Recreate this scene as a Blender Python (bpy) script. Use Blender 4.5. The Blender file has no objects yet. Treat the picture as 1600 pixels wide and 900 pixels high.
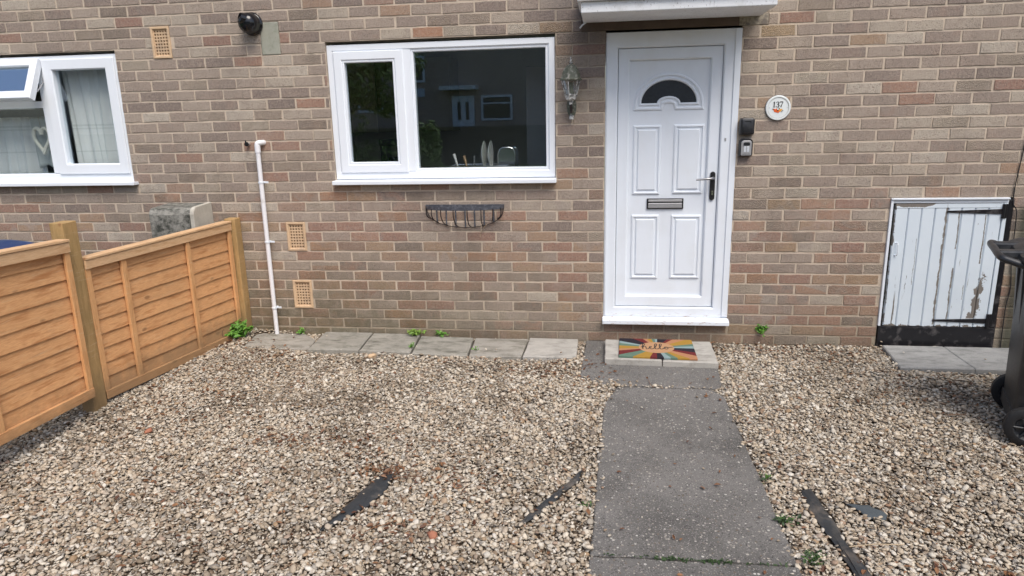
import bpy, math, random
import numpy as np
from mathutils import Vector, Matrix
R = math.radians
random.seed(7); rng = np.random.default_rng(11)
SC = bpy.context.scene
COL = SC.collection
# ------------------------------------------------------------------ camera
cd = bpy.data.cameras.new('camera'); cam = bpy.data.objects.new('camera', cd); COL.objects.link(cam)
cd.sensor_width = 36; cd.lens = 24.15; cd.clip_end = 500; cd.clip_start = .05
rx = Vector((0.99126275, 0.13008781, -0.02180189)); ry = Vector((-0.00999695, 0.23890815, 0.97099071)); fz = Vector((-0.1315227, 0.96228897, -0.23812123))
m = Matrix((rx, ry, -fz)).transposed().to_4x4(); m.translation = Vector((0, -4.9015, 1.5705)); cam.matrix_world = m
SC.camera = cam
# ------------------------------------------------------------------ light
SUN_EL, SUN_AZ = 56, 150      # azimuth of the sun, compass style: 0 = +Y, 90 = +X
w = bpy.data.worlds.new('World'); SC.world = w; w.use_nodes = True
nt = w.node_tree; bg = nt.nodes['Background']
sky = nt.nodes.new('ShaderNodeTexSky'); sky.sky_type = 'NISHITA'; sky.sun_disc = False
sky.sun_elevation = R(SUN_EL); sky.sun_rotation = R(SUN_AZ); sky.air_density = 1.0; sky.dust_density = 3.0; sky.ozone_density = 1.0
nt.links.new(sky.outputs[0], bg.inputs[0]); bg.inputs[1].default_value = .125
sd = bpy.data.lights.new('sun', 'SUN'); sd.energy = 1.75; sd.angle = R(34); sd.color = (1, .95, .88)
sun = bpy.data.objects.new('sun', sd); COL.objects.link(sun)
dv = Vector((math.sin(R(SUN_AZ)) * math.cos(R(SUN_EL)), math.cos(R(SUN_AZ)) * math.cos(R(SUN_EL)), math.sin(R(SUN_EL))))
sun.rotation_euler = dv.to_track_quat('Z', 'Y').to_euler(); sun.location = (3, -8, 9)
SC.view_settings.view_transform = 'Standard'; SC.view_settings.look = 'None'; SC.view_settings.gamma = 1
SC.view_settings.use_curve_mapping = False; SC.view_settings.exposure = .60
# ------------------------------------------------------------------ node helpers
class NT:
    def __init__(s, name):
        s.m = bpy.data.materials.new(name); s.m.use_nodes = True; s.t = s.m.node_tree
        s.b = s.t.nodes['Principled BSDF']; s.out = s.t.nodes['Material Output']
    def put(s, sock, v):
        if isinstance(v, bpy.types.NodeSocket): s.t.links.new(v, sock)
        elif v is not None:
            if isinstance(v, (tuple, list)) and len(v) == 3 and sock.type == 'RGBA': v = (*v, 1)
            sock.default_value = v
    def n(s, typ, **kw):
        nd = s.t.nodes.new('ShaderNode' + typ)
        for k, v in kw.items(): setattr(nd, k, v)
        return nd
    def coord(s, which='Object'): return s.n('TexCoord').outputs[which]
    def pos(s): return s.n('NewGeometry').outputs['Position']
    def island(s): return s.n('NewGeometry').outputs['Random Per Island']
    def mapping(s, v, scale=(1, 1, 1), rot=(0, 0, 0), loc=(0, 0, 0)):
        nd = s.n('Mapping'); s.put(nd.inputs['Vector'], v); s.put(nd.inputs['Scale'], scale); s.put(nd.inputs['Rotation'], rot); s.put(nd.inputs['Location'], loc); return nd.outputs[0]
    def noise(s, v, sc, det=3, rough=.55, dist=0, col=False, w=None):
        nd = s.n('TexNoise'); 
        if w is not None: nd.noise_dimensions = '4D'; s.put(nd.inputs['W'], w)
        s.put(nd.inputs['Vector'], v); s.put(nd.inputs['Scale'], sc); s.put(nd.inputs['Detail'], det)
        s.put(nd.inputs['Roughness'], rough); s.put(nd.inputs['Distortion'], dist); return nd.outputs[1 if col else 0]
    def voro(s, v, sc, feature='F1', out=0, rand=1):
        nd = s.n('TexVoronoi'); nd.feature = feature; s.put(nd.inputs['Vector'], v); s.put(nd.inputs['Scale'], sc); s.put(nd.inputs['Randomness'], rand); return nd.outputs[out]
    def math(s, op, a, b=0., c=None, clamp=False):
        nd = s.n('Math', operation=op, use_clamp=clamp); s.put(nd.inputs[0], a); s.put(nd.inputs[1], b)
        if c is not None: s.put(nd.inputs[2], c)
        return nd.outputs[0]
    def sep(s, v):
        nd = s.n('SeparateXYZ'); s.put(nd.inputs[0], v); return nd.outputs
    def comb(s, x, y, z):
        nd = s.n('CombineXYZ'); s.put(nd.inputs[0], x); s.put(nd.inputs[1], y); s.put(nd.inputs[2], z); return nd.outputs[0]
    def ramp(s, f, stops, interp='LINEAR'):
        nd = s.n('ValToRGB'); cr = nd.color_ramp; cr.interpolation = interp
        while len(cr.elements) < len(stops): cr.elements.new(.5)
        for e, (p, c) in zip(cr.elements, stops):
            e.position = p; e.color = (*c, 1) if isinstance(c, (tuple, list)) else (c, c, c, 1)
        s.put(nd.inputs[0], f); return nd.outputs[0]
    def mr(s, v, a, b, c=0., d=1.):
        nd = s.n('MapRange', clamp=True); s.put(nd.inputs[0], v); s.put(nd.inputs[1], a); s.put(nd.inputs[2], b); s.put(nd.inputs[3], c); s.put(nd.inputs[4], d); return nd.outputs[0]
    def mix(s, f, a, b, mode='MIX'):
        nd = s.n('Mix', data_type='RGBA', blend_type=mode, clamp_factor=True); s.put(nd.inputs[0], f); s.put(nd.inputs[6], a); s.put(nd.inputs[7], b); return nd.outputs[2]
    def white(s, v):
        nd = s.n('TexWhiteNoise', noise_dimensions='1D'); s.put(nd.inputs['W'], v); return nd.outputs[0]
    def bump(s, h, strength=.5, dist=.002, normal=None):
        nd = s.n('Bump'); s.put(nd.inputs['Strength'], strength); s.put(nd.inputs['Distance'], dist); s.put(nd.inputs['Height'], h)
        if normal is not None: s.put(nd.inputs['Normal'], normal)
        return nd.outputs[0]
    def done(s, color, rough=.8, normal=None, metal=0., spec=.5, **kw):
        b = s.b; s.put(b.inputs['Base Color'], color); s.put(b.inputs['Roughness'], rough); s.put(b.inputs['Metallic'], metal); s.put(b.inputs['Specular IOR Level'], spec)
        if normal is not None: s.put(b.inputs['Normal'], normal)
        for k, v in kw.items(): s.put(b.inputs[k.replace('_', ' ')], v)
        return s.m

def simple(name, col, rough=.6, var=.12, sc=25, bump=0., bsc=200, metal=0., spec=.5, dirt=None, dsc=6, dlo=.5, dhi=.75):
    t = NT(name); p = t.pos()
    f = t.noise(p, sc, 4)
    c = t.mix(f, tuple(x * (1 - var) for x in col), tuple(min(1, x * (1 + var)) for x in col))
    if dirt is not None: c = t.mix(t.mr(t.noise(p, dsc, 5, .65), dlo, dhi, 0, .8), c, dirt)
    nrm = t.bump(t.noise(p, bsc, 3), bump, .002) if bump else None
    return t.done(c, rough, nrm, metal, spec)

# ---------------- brick
def mat_brick(name, shift):
    t = NT(name); p = t.pos(); X, Y, Z = t.sep(p)
    r0 = t.island(); r1 = t.white(t.math('MULTIPLY', r0, 917.3)); r2 = t.white(t.math('MULTIPLY', r0, 331.7)); r3 = t.white(t.math('MULTIPLY', r0, 1201.9)); r4 = t.white(t.math('MULTIPLY', r0, 77.1))
    grey = t.ramp(r1, [(0, (.205, .162, .138)), (.2, (.275, .22, .183)), (.45, (.325, .262, .214)), (.7, (.37, .305, .248)), (.88, (.415, .355, .285)), (1, (.49, .43, .355))])
    warm = t.ramp(r2, [(0, (.28, .165, .125)), (.35, (.335, .20, .142)), (.6, (.34, .24, .158)), (.8, (.29, .185, .148)), (.93, (.38, .195, .11)), (1, (.41, .305, .19))])
    # lower courses hold more red and buff bricks than the upper ones
    lowf = t.mr(t.math('ADD', Z, t.mr(X, .8, 2., 0, .35)), .5, 1.5, .55, .95)
    c = t.mix(t.math('GREATER_THAN', r3, lowf), grey, warm)
    # kiss marks: grey body with red ends and the other way round
    n1 = t.noise(p, 7, 3, .6, .6, w=t.math('MULTIPLY', r0, 50))
    c = t.mix(t.math('MULTIPLY', t.mr(n1, .48, .6), t.math('MULTIPLY', t.mr(r4, .15, .7, 0., .8), t.mr(Z, .8, 1.6, 1, .25))), c, t.mix(r1, (.36, .20, .135), (.33, .30, .265)))
    c = t.mix(t.mr(t.noise(p, 16, 4, .7, .4, w=t.math('MULTIPLY', r0, 20)), .5, .68, 0, .5), c, t.mix(r2, (.21, .16, .138), (.38, .305, .245)))
    n2 = t.noise(p, 60, 4, .7)
    c = t.mix(t.mr(n2, .42, .68, 0, .6), c, t.mix(.5, c, (.52, .44, .37)))
    n3 = t.noise(p, 150, 3, .75)
    c = t.mix(t.mr(n3, .54, .66, 0, .75), c, (.10, .078, .068)); c = t.mix(t.mr(t.noise(p, 175, 3, .75, w=3.), .56, .68, 0, .7), c, (.52, .45, .38))
    # dark pits
    pit = t.voro(p, 105); pk = t.math('MULTIPLY', t.math('LESS_THAN', pit, .2), t.math('GREATER_THAN', t.noise(p, 9, 2, w=t.math('MULTIPLY', r0, 9)), .55))
    c = t.mix(t.math('MULTIPLY', pk, .85), c, (.05, .04, .035))
    # wire-cut scoring on some bricks
    wv = t.n('TexWave', wave_type='BANDS', bands_direction='X'); t.put(wv.inputs['Vector'], t.mapping(p, (1, 1, 1), (0, R(-42), 0))); t.put(wv.inputs['Scale'], 34); t.put(wv.inputs['Distortion'], 6); t.put(wv.inputs['Detail'], 3); t.put(wv.inputs['Detail Scale'], 2.5)
    scored = t.math('MULTIPLY', t.math('GREATER_THAN', r2, t.mr(Z, 1.2, 1.7, .72, .93)), t.mr(t.noise(p, 8, 3, w=r0), .35, .55, .2, 1))
    sc = t.math('MULTIPLY', scored, t.math('POWER', wv.outputs[1], 2.))
    c = t.mix(t.math('MULTIPLY', sc, .5), c, (.52, .43, .31))
    c = t.mix(t.mr(t.noise(t.mapping(p, (1.6, 1, .35)), 1.7, 5, .7), .5, .72, 0, .3), c, (.16, .135, .115))
    # algae low down on the left, darker round the left end of the door canopy
    big = t.noise(p, 2.3, 4, .6)
    alg = t.math('MULTIPLY', t.mr(t.math('ADD', Z, t.math('MULTIPLY', big, .5)), .25, 1.0, 1, 0), t.mr(X, -2.0, -.2, .8, .12))
    c = t.mix(t.math('MULTIPLY', alg, t.mr(t.noise(p, 14, 4, .7), .3, .6, .35, .95)), c, (.12, .112, .062))
    c = t.mix(t.math('MULTIPLY', t.mr(Z, -.05, .2, .55, 0), t.mr(big, .3, .6)), c, (.13, .12, .08))
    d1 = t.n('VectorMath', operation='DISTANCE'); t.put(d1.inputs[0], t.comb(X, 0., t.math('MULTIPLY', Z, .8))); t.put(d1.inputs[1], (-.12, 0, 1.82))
    dark_patch = t.mr(t.math('ADD', d1.outputs[1], t.math('MULTIPLY', t.noise(p, 9, 4, .6), .25)), .17, .56, .72, 0)
    c = t.mix(dark_patch, c, (.085, .075, .08))
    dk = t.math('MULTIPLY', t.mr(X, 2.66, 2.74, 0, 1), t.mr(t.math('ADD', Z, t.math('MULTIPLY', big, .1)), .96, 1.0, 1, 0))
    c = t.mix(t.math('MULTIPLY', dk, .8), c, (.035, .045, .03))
    h = t.math('ADD', t.math('MULTIPLY', n2, .8), t.math('ADD', t.math('MULTIPLY', n3, -.6), t.math('MULTIPLY', sc, .8)))
    h = t.math('SUBTRACT', h, pk)
    return t.done(c, .9, t.bump(h, 1., .005), spec=.25)
def mat_mortar():
    t = NT('mortar'); p = t.pos(); X, Y, Z = t.sep(p)
    c = t.mix(t.noise(p, 12, 4), (.40, .33, .26), (.68, .57, .45))
    c = t.mix(t.mr(t.noise(p, 5, 4, .7), .55, .72, 0, .7), c, (.3, .25, .2))
    c = t.mix(t.mr(Z, -.05, .35, .6, 0), c, (.17, .15, .1))
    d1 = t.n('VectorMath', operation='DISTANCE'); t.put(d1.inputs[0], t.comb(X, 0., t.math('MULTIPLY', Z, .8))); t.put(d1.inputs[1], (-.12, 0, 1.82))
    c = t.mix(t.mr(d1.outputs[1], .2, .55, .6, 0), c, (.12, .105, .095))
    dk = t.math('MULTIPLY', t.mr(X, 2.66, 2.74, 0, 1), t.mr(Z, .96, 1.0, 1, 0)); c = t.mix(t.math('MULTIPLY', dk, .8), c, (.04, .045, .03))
    return t.done(c, .95, t.bump(t.noise(p, 260, 4, .7), .8, .003), spec=.2)
M = {}
M['brick'] = mat_brick('brick', 0); M['mortar'] = mat_mortar()
def mat_upvc(name, col=(.77, .82, .88), dirt=.25):
    t = NT(name); p = t.pos(); X, Y, Z = t.sep(p)
    n = t.noise(t.mapping(p, (1, 1, .6)), 5, 4, .6)
    c = t.mix(t.mr(n, .45, .8, 0, dirt), col, (.55, .54, .5))
    c = t.mix(t.mr(t.noise(p, 160, 3, .7), .68, .78, 0, dirt * 1.5), c, (.35, .32, .28))
    scuff = t.math('MULTIPLY', t.mr(t.noise(t.mapping(p, (1, 1, 4)), 22, 5, .75), .56, .64), t.mr(Z, .16, .19, .75, 0)); c = t.mix(scuff, c, (.42, .30, .24))
    return t.done(c, t.mr(n, .3, .7, .28, .42), t.bump(t.noise(p, 5, 2), .06, .004), spec=.45)
M['upvc'] = mat_upvc('white_upvc'); M['upvc_clean'] = mat_upvc('white_upvc_window', (.80, .84, .89), .12)
def mat_glass(name='window_glass', f0=.125):
    t = NT(name); geo = t.n('NewGeometry')
    dp = t.n('VectorMath', operation='DOT_PRODUCT'); t.put(dp.inputs[0], geo.outputs['Normal']); t.put(dp.inputs[1], geo.outputs['Incoming'])
    fr = t.math('ADD', f0, t.math('MULTIPLY', 1 - f0, t.math('POWER', t.math('SUBTRACT', 1., t.math('ABSOLUTE', dp.outputs['Value']), clamp=True), 5.)))
    wn = t.bump(t.noise(t.mapping(t.pos(), (1, 1, 1)), 2.2, 1, .5), .03, .002)
    tr = t.n('BsdfTransparent'); t.put(tr.inputs[0], (.95, .97, .965, 1)); gl = t.n('BsdfGlossy'); t.put(gl.inputs['Roughness'], .0); t.put(gl.inputs['Normal'], wn); t.put(gl.inputs['Color'], (.78, .89, 1, 1))
    mx = t.n('MixShader'); t.put(mx.inputs[0], fr); t.t.links.new(tr.outputs[0], mx.inputs[1]); t.t.links.new(gl.outputs[0], mx.inputs[2]); t.t.links.new(mx.outputs[0], t.out.inputs[0])
    return t.m
M['glass'] = mat_glass(); M['sky_glass'] = mat_glass('sky_boost_glass', .42)  # second glass has its reflectivity raised to brighten the mirrored sky
M['obscure'] = simple('obscure_glass', (.022, .026, .032), .22, .3, 60, .5, 260, spec=.6)
M['black_plastic'] = simple('black_plastic', (.016, .017, .02), .33, .3, 30, .15, 300, dirt=(.06, .055, .05), dsc=20)
M['black_gloss'] = simple('black_gloss_plastic', (.008, .009, .012), .14, .2, 30)
M['bin_plastic'] = simple('bin_plastic', (.02, .023, .028), .42, .3, 12, .35, 500, dirt=(.07, .07, .07), dsc=9)
M['blue_plastic'] = simple('blue_bin_plastic', (.008, .03, .12), .35, .2, 12, .2, 400)
M['rubber'] = simple('rubber', (.012, .012, .013), .7, .2, 30, .2, 200)
M['chrome'] = simple('chrome', (.75, .76, .78), .18, .05, 30, metal=1)
M['worn_steel'] = simple('worn_steel', (.34, .34, .35), .3, .1, 30, metal=1)
M['silver'] = simple('silver_paint', (.52, .52, .53), .35, .08, 30, metal=.6)
M['dark_metal'] = simple('dark_metal', (.03, .03, .032), .4, .3, 60, .2, 300, metal=.5)
M['iron'] = simple('black_iron', (.02, .016, .018), .45, .4, 40, .3, 300, metal=.3, dirt=(.1, .05, .03), dsc=30)
M['iron_band'] = simple('weathered_band', (.06, .065, .08), .5, .4, 40, .3, 300, dirt=(.2, .2, .22), dsc=40)
M['pipe'] = simple('white_pipe', (.8, .8, .82), .35, .05, 20, .05, 50, dirt=(.5, .47, .4), dsc=8, dlo=.6)
M['dark_gap'] = simple('dark_recess', (.02, .018, .016), .9, .2, 30)
M['ink'] = simple('black_ink', (.015, .014, .016), .6, .1, 30)
M['terracotta'] = simple('buff_terracotta', (.60, .43, .27), .85, .12, 40, .4, 300, dirt=(.36, .27, .2), dsc=12)
M['cement'] = simple('grey_cement', (.33, .33, .275), .92, .15, 16, .5, 120, dirt=(.2, .22, .16), dsc=18)
M['lintel'] = simple('stained_lintel', (.12, .09, .07), .9, .25, 9, .6, 200, dirt=(.06, .05, .045), dsc=5)
M['render_patch'] = simple('flaking_render', (.36, .32, .25), .9, .25, 30, .9, 120, dirt=(.12, .1, .09), dsc=24, dlo=.45, dhi=.6)
def mat_canopy():
    t = NT('weathered_white_paint'); p = t.pos(); X, Y, Z = t.sep(p)
    c = t.mix(t.noise(p, 9, 4), (.68, .70, .72), (.84, .86, .88))
    s = t.noise(t.mapping(p, (1, 1, .6)), 75, 4, .75)
    c = t.mix(t.mr(s, .60, .68, 0, .8), c, (.16, .15, .14))
    c = t.mix(t.mr(t.noise(p, 5, 5, .7), .55, .75, 0, .5), c, (.36, .35, .32))
    return t.done(c, .65, t.bump(s, .5, .003))
M['canopy'] = mat_canopy()
def mat_peel():
    t = NT('peeling_white_gloss'); p = t.coord(); X, Y, Z = t.sep(p)
    c = t.mix(t.noise(p, 6, 3), (.62, .70, .77), (.72, .79, .84))
    # long vertical flakes of lost paint
    s = t.noise(t.mapping(p, (16, 1, 1.1)), 1.6, 5, .72, .35)
    edge = t.noise(t.mapping(p, (1, 1, .6)), 24, 4, .7)
    lost = t.math('MULTIPLY', t.mr(t.math('ADD', s, t.math('MULTIPLY', edge, .2)), .755, .762), 1)
    lowr = t.math('MULTIPLY', t.mr(t.math('ADD', t.math('SUBTRACT', t.mr(Z, .05, .40, .034, .004), t.math('ABSOLUTE', t.math('SUBTRACT', t.math('ADD', X, t.math('MULTIPLY', Z, -.12)), .565))), t.math('MULTIPLY', t.math('SUBTRACT', edge, .5), .16)), .0, .004), t.math('MULTIPLY', t.mr(Z, .06, .07), t.mr(Z, .37, .42, 1, 0)))
    topl = t.mr(t.math('SUBTRACT', t.math('ADD', Z, t.math('MULTIPLY', edge, .03)), t.math('MULTIPLY', t.math('POWER', t.math('ABSOLUTE', t.math('DIVIDE', t.math('SUBTRACT', X, .125), .13)), 3.), .02)), .846, .848)
    bot = t.mr(t.math('ADD', Z, t.math('MULTIPLY', edge, -.09)), -.036, -.033, 1, 0)
    left = t.mr(t.math('ADD', X, t.math('MULTIPLY', edge, -.05)), -.014, -.011, 1, 0)
    allm = t.math('MAXIMUM', t.math('MAXIMUM', lost, lowr), t.math('MAXIMUM', t.math('MAXIMUM', topl, bot), left))
    wig = t.math('MULTIPLY', t.math('SUBTRACT', t.noise(t.mapping(p, (1, 1, .5)), 14, 4, .7), .5), .03)
    for (sx, z0_, z1_, wd) in ((.332, .02, .83, .0075), (.415, .06, .42, .0065), (.415, .55, .80, .0045), (.578, .45, .78, .005), (.497, .2, .3, .002), (.165, .3, .62, .0015)):
        st_ = t.math('MULTIPLY', t.math('LESS_THAN', t.math('ABSOLUTE', t.math('SUBTRACT', t.math('ADD', X, wig), sx)), t.mr(t.noise(p, 30, 3, w=sx), .35, .6, wd * .4, wd)), t.math('MULTIPLY', t.math('GREATER_THAN', Z, z0_), t.math('LESS_THAN', Z, z1_)))
        allm = t.math('MAXIMUM', allm, st_)
    wood = t.mix(t.noise(t.mapping(p, (30, 1, 2)), 4, 4), (.09, .08, .075), (.27, .24, .205))
    c = t.mix(allm, c, wood)
    return t.done(c, t.mix(allm, (.18, .18, .18), (.8, .8, .8)), t.bump(allm, .8, -.002, t.bump(t.noise(p, 3, 2), .15, .006)), spec=.6)
M['peel'] = mat_peel()
M['black_paint'] = simple('black_bitumen_paint', (.012, .012, .015), .3, .3, 12, 1., 22, dirt=(.16, .15, .15), dsc=13, dlo=.54, dhi=.72)
M['curtain'] = None
def mat_curtain():
    t = NT('net_curtain'); p = t.pos(); X, Y, Z = t.sep(p)
    f = t.noise(t.mapping(p, (40, 1, 1)), 1., 3)
    c = t.mix(f, (.70, .72, .72), (.92, .93, .93))
    band = t.math('MAXIMUM', t.mr(t.math('ABSOLUTE', t.math('SUBTRACT', Z, 1.60)), .006, .008, 1, 0), t.mr(t.math('ABSOLUTE', t.math('SUBTRACT', Z, 1.575)), .004, .006, 1, 0))
    band = t.math('MAXIMUM', band, t.mr(t.math('ABSOLUTE', t.math('SUBTRACT', Z, 1.40)), .004, .006, 1, 0))
    c = t.mix(t.math('MULTIPLY', band, .35), c, (.45, .5, .5))
    return t.done(c, .9, spec=.1)
M['curtain'] = mat_curtain()
def mat_wood(name, light, dark, axis, knots=True, scale=1., green=0.):
    # axis = direction of the grain (0 x, 1 y, 2 z)
    t = NT(name); p = t.pos(); r = t.island()
    off = t.comb(t.math('MULTIPLY', r, 37.), t.math('MULTIPLY', r, 91.), t.math('MULTIPLY', r, 53.))
    ad = t.n('VectorMath', operation='ADD'); t.put(ad.inputs[0], p); t.put(ad.inputs[1], off); p2 = ad.outputs[0]
    s = [14, 14, 14]; s[axis] = 1.5
    k = t.voro(t.mapping(p2, [3.2 if i == axis else 7 for i in range(3)]), 1., 'F1', 0)
    km = t.mr(k, .0, .28, 1, 0)
    wv = t.noise(t.mapping(p2, [x * scale for x in s]), 3., 5, .6, t.math('MULTIPLY', km, 1.2))
    f = t.noise(t.mapping(p2, [x * 4 * scale for x in s]), 4., 3, .6)
    c = t.ramp(wv, [(.3, dark), (.5, light), (.62, tuple(.8 * a + .2 * b for a, b in zip(light, dark))), (.75, light)])
    c = t.mix(t.mr(f, .35, .7, 0, .5), c, dark)
    c = t.mix(t.mr(r, 0, 1, 0, .35), c, tuple(.6 * x for x in light))
    if knots:
        c = t.mix(t.mr(k, .055, .10, .9, 0), c, (.2, .085, .03))
        c = t.mix(t.math('MULTIPLY', t.mr(k, .07, .16, 1, 0), .25), c, (.55, .33, .17))
    sc = t.noise(t.mapping(p2, (6, 2, 30)), 3, 5, .75)
    c = t.mix(t.mr(sc, .56, .72, 0, .5), c, (.66, .50, .32))
    Zw = t.sep(p)[2]; mud = t.noise(p, 9, 5, .7); c = t.mix(t.mr(t.math('ADD', Zw, t.math('MULTIPLY', mud, -.28)), -.06, .08, .7, 0), c, (.22, .15, .085)); c = t.mix(t.mr(t.noise(p, 2.2, 5, .65), .5, .7, 0, .3), c, tuple(.55 * x for x in light))
    if green: c = t.mix(t.mr(t.noise(p2, 5, 4), .35, .7, 0, green), c, (.21, .17, .07))
    return t.done(c, .75, t.bump(t.math('ADD', wv, f), .35, .002), spec=.25)
M['fence'] = mat_wood('fence_timber', (.76, .425, .20), (.46, .20, .075), 1)
M['fence_top'] = mat_wood('fence_top_rail', (.74, .50, .29), (.52, .29, .14), 1)
M['fence_v'] = mat_wood('fence_batten', (.76, .43, .20), (.50, .235, .09), 2)
M['post'] = mat_wood('post_timber', (.52, .335, .15), (.30, .185, .075), 2, True, .7, .3)
def mat_slab(name, col, dirtc=(.10, .10, .075), amt=.8, lo=.48, hi=.66, ds=6):
    t = NT(name); p = t.pos()
    c = t.mix(t.noise(p, 7, 5, .65), tuple(.62 * x for x in col), tuple(min(1, 1.2 * x) for x in col))
    c = t.mix(t.mr(t.noise(t.mapping(p, (1, 2.2, 1), (0, 0, .3)), ds, 6, .75), lo, hi, 0, amt), c, dirtc)
    c = t.mix(t.mr(t.noise(p, 120, 3, .7), .6, .7, 0, .5), c, (.08, .075, .06))
    return t.done(c, .92, t.bump(t.noise(p, 90, 5, .75), .8, .004), spec=.2)
M['slab_a'] = mat_slab('slab_beige', (.37, .35, .31), (.14, .13, .10)); M['slab_b'] = mat_slab('slab_mossy', (.34, .325, .285), (.10, .10, .078), .8); M['slab_c'] = mat_slab('slab_pale', (.46, .44, .40), (.17, .16, .14), amt=.55)
M['slab_d'] = mat_slab('slab_blue_grey', (.36, .36, .35), (.15, .155, .15), .7)
M['box_conc'] = mat_slab('lichen_concrete', (.33, .32, .285), (.04, .043, .036), .92, .40, .58, 13); M['box_side'] = mat_slab('pale_concrete', (.55, .52, .45), (.25, .22, .18), .4)
def mat_path():
    t = NT('path_concrete'); p = t.pos()
    c = t.mix(t.noise(p, 3, 5, .6), (.145, .140, .133), (.235, .226, .212))
    c = t.mix(t.mr(t.noise(p, 1.6, 5, .65), .42, .62, 0, .55), c, (.072, .070, .066)); c = t.mix(t.mr(t.noise(p, 3.1, 4, .6), .55, .7, 0, .3), c, (.20, .185, .17))
    sp = t.voro(p, 70, 'F1', 0); sc = t.voro(p, 70, 'F1', 1)
    lum = t.sep(sc)
    k = t.math('MULTIPLY', t.math('LESS_THAN', sp, t.mr(lum[1], 0, 1, .12, .42)), t.math('GREATER_THAN', lum[0], .45))
    c = t.mix(t.math('MULTIPLY', k, .9), c, t.ramp(lum[2], [(0, (.14, .11, .085)), (.35, (.28, .25, .21)), (.7, (.36, .33, .29)), (.93, (.46, .43, .38)), (1, (.66, .64, .6))]))
    sp2 = t.voro(p, 150, 'F1', 0); k2 = t.math('MULTIPLY', t.math('LESS_THAN', sp2, .36), t.math('GREATER_THAN', t.sep(t.voro(p, 150, 'F1', 1))[0], .5))
    c = t.mix(t.math('MULTIPLY', k2, .6), c, (.38, .36, .34))
    k3 = t.math('MULTIPLY', t.math('LESS_THAN', t.voro(t.mapping(p, loc=(3.3, 1, 0)), 100, 'F1', 0), .33), t.math('GREATER_THAN', t.noise(p, 30, 2), .5))
    c = t.mix(t.math('MULTIPLY', k3, .6), c, (.045, .04, .04))
    h = t.math('ADD', t.noise(p, 150, 4, .75), t.math('MULTIPLY', k, .5))
    return t.done(c, .88, t.bump(h, 1., .006), spec=.25)
M['path'] = mat_path()
def mat_stone():
    t = NT('flint_gravel'); p = t.pos(); X, Y, Z = t.sep(p); r = t.island()
    r2 = t.white(t.math('MULTIPLY', r, 811.)); r3 = t.white(t.math('MULTIPLY', r, 97.))
    c = t.ramp(r, [(0, (.62, .555, .45)), (.13, (.54, .46, .355)), (.26, (.46, .375, .27)), (.38, (.56, .52, .445)), (.48, (.33, .26, .18)), (.56, (.66, .62, .55)), (.62, (.44, .41, .355)), (.70, (.34, .22, .12)), (.75, (.46, .385, .30)), (.80, (.21, .20, .185)), (.85, (.23, .15, .095)), (.93, (.10, .08, .065)), (.97, (.24, .13, .075)), (1, (.24, .13, .075))], 'CONSTANT')
    c = t.mix(t.mr(r2, 0, 1, 0, .45), c, t.mix(r3, (.66, .635, .56), (.27, .215, .155)))
    n = t.noise(p, 85, 4, .65)
    c = t.mix(t.mr(n, .42, .66, 0, .5), c, t.mix(.55, c, (.24, .185, .12)))
    c = t.mix(.07, c, (.66, .56, .44))
    dirt = t.noise(p, 1.9, 6, .7)
    c = t.mix(t.math('MULTIPLY', t.mr(dirt, .46, .64, .12, .8), t.mr(r3, .2, .8)), c, (.11, .08, .052))
    return t.done(c, t.mr(n, .3, .7, .55, .85), t.bump(t.noise(p, 240, 3, .6), .45, .002), spec=.35)
M['stone'] = mat_stone()
def mat_soil():
    t = NT('gravel_bed'); p = t.pos()
    v = t.voro(p, 60, 'F1', 1); d = t.voro(p, 60, 'F1', 0)
    c = t.mix(t.mr(d, .2, .6), t.mix(t.sep(v)[0], (.30, .25, .19), (.13, .10, .07)), (.06, .045, .032))
    c = t.mix(t.noise(p, 5, 4), c, (.12, .09, .065))
    return t.done(c, .95, t.bump(d, .8, -.01), spec=.1)
M['soil'] = mat_soil()
M['liner'] = simple('weed_membrane', (.030, .034, .038), .5, .4, 20, 1., 30, dirt=(.17, .145, .12), dsc=7, dlo=.48, dhi=.72)
M['slate'] = simple('slate', (.07, .085, .095), .5, .3, 15, .4, 90)
def mat_leaf(name, a, b):
    t = NT(name); r = t.island(); p = t.pos()
    c = t.mix(r, a, b); c = t.mix(t.mr(t.noise(p, 70, 2), .4, .7, 0, .4), c, tuple(x * .6 for x in a))
    m = t.done(c, .55, spec=.35); return m
M['leaf'] = mat_leaf('weed_leaf', (.07, .19, .022), (.16, .36, .05)); M['leaf_y'] = mat_leaf('young_leaf', (.14, .26, .04), (.26, .38, .08)); M['leaf_dark'] = mat_leaf('dark_leaf', (.025, .05, .018), (.05, .09, .03))
M['tree_leaf'] = mat_leaf('tree_leaf', (.09, .17, .03), (.20, .30, .06))
M['dead'] = mat_leaf('dead_leaf', (.085, .035, .02), (.27, .14, .07))
M['bark'] = simple('bark', (.1, .08, .06), .9, .3, 20, .6, 60)
M['twig'] = simple('dry_stalk', (.42, .33, .22), .8, .2, 30)
M['grass'] = simple('grass', (.05, .09, .025), .9, .4, 8, .8, 40)
M['kitchen_wall'] = simple('kitchen_wall', (.66, .64, .58), .8, .08, 4); M['worktop'] = simple('worktop', (.25, .21, .18), .4, .3, 30)
M['cupboard'] = simple('cupboard_beige', (.62, .60, .40), .5, .06, 4); M['cupboard_dark'] = simple('cupboard_olive', (.30, .29, .17), .5, .1, 4)
M['fridge'] = simple('fridge_grey', (.30, .31, .32), .4, .04, 3); M['ceramic'] = simple('white_ceramic', (.85, .86, .84), .2, .04, 20); M['wood_spoon'] = simple('pale_wood', (.5, .34, .2), .6, .1, 40)
M['pink'] = simple('patterned_pot', (.5, .28, .26), .5, .5, 90)
M['sign_blue'] = simple('nameplate', (.5, .6, .72), .5, .2, 8)
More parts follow.
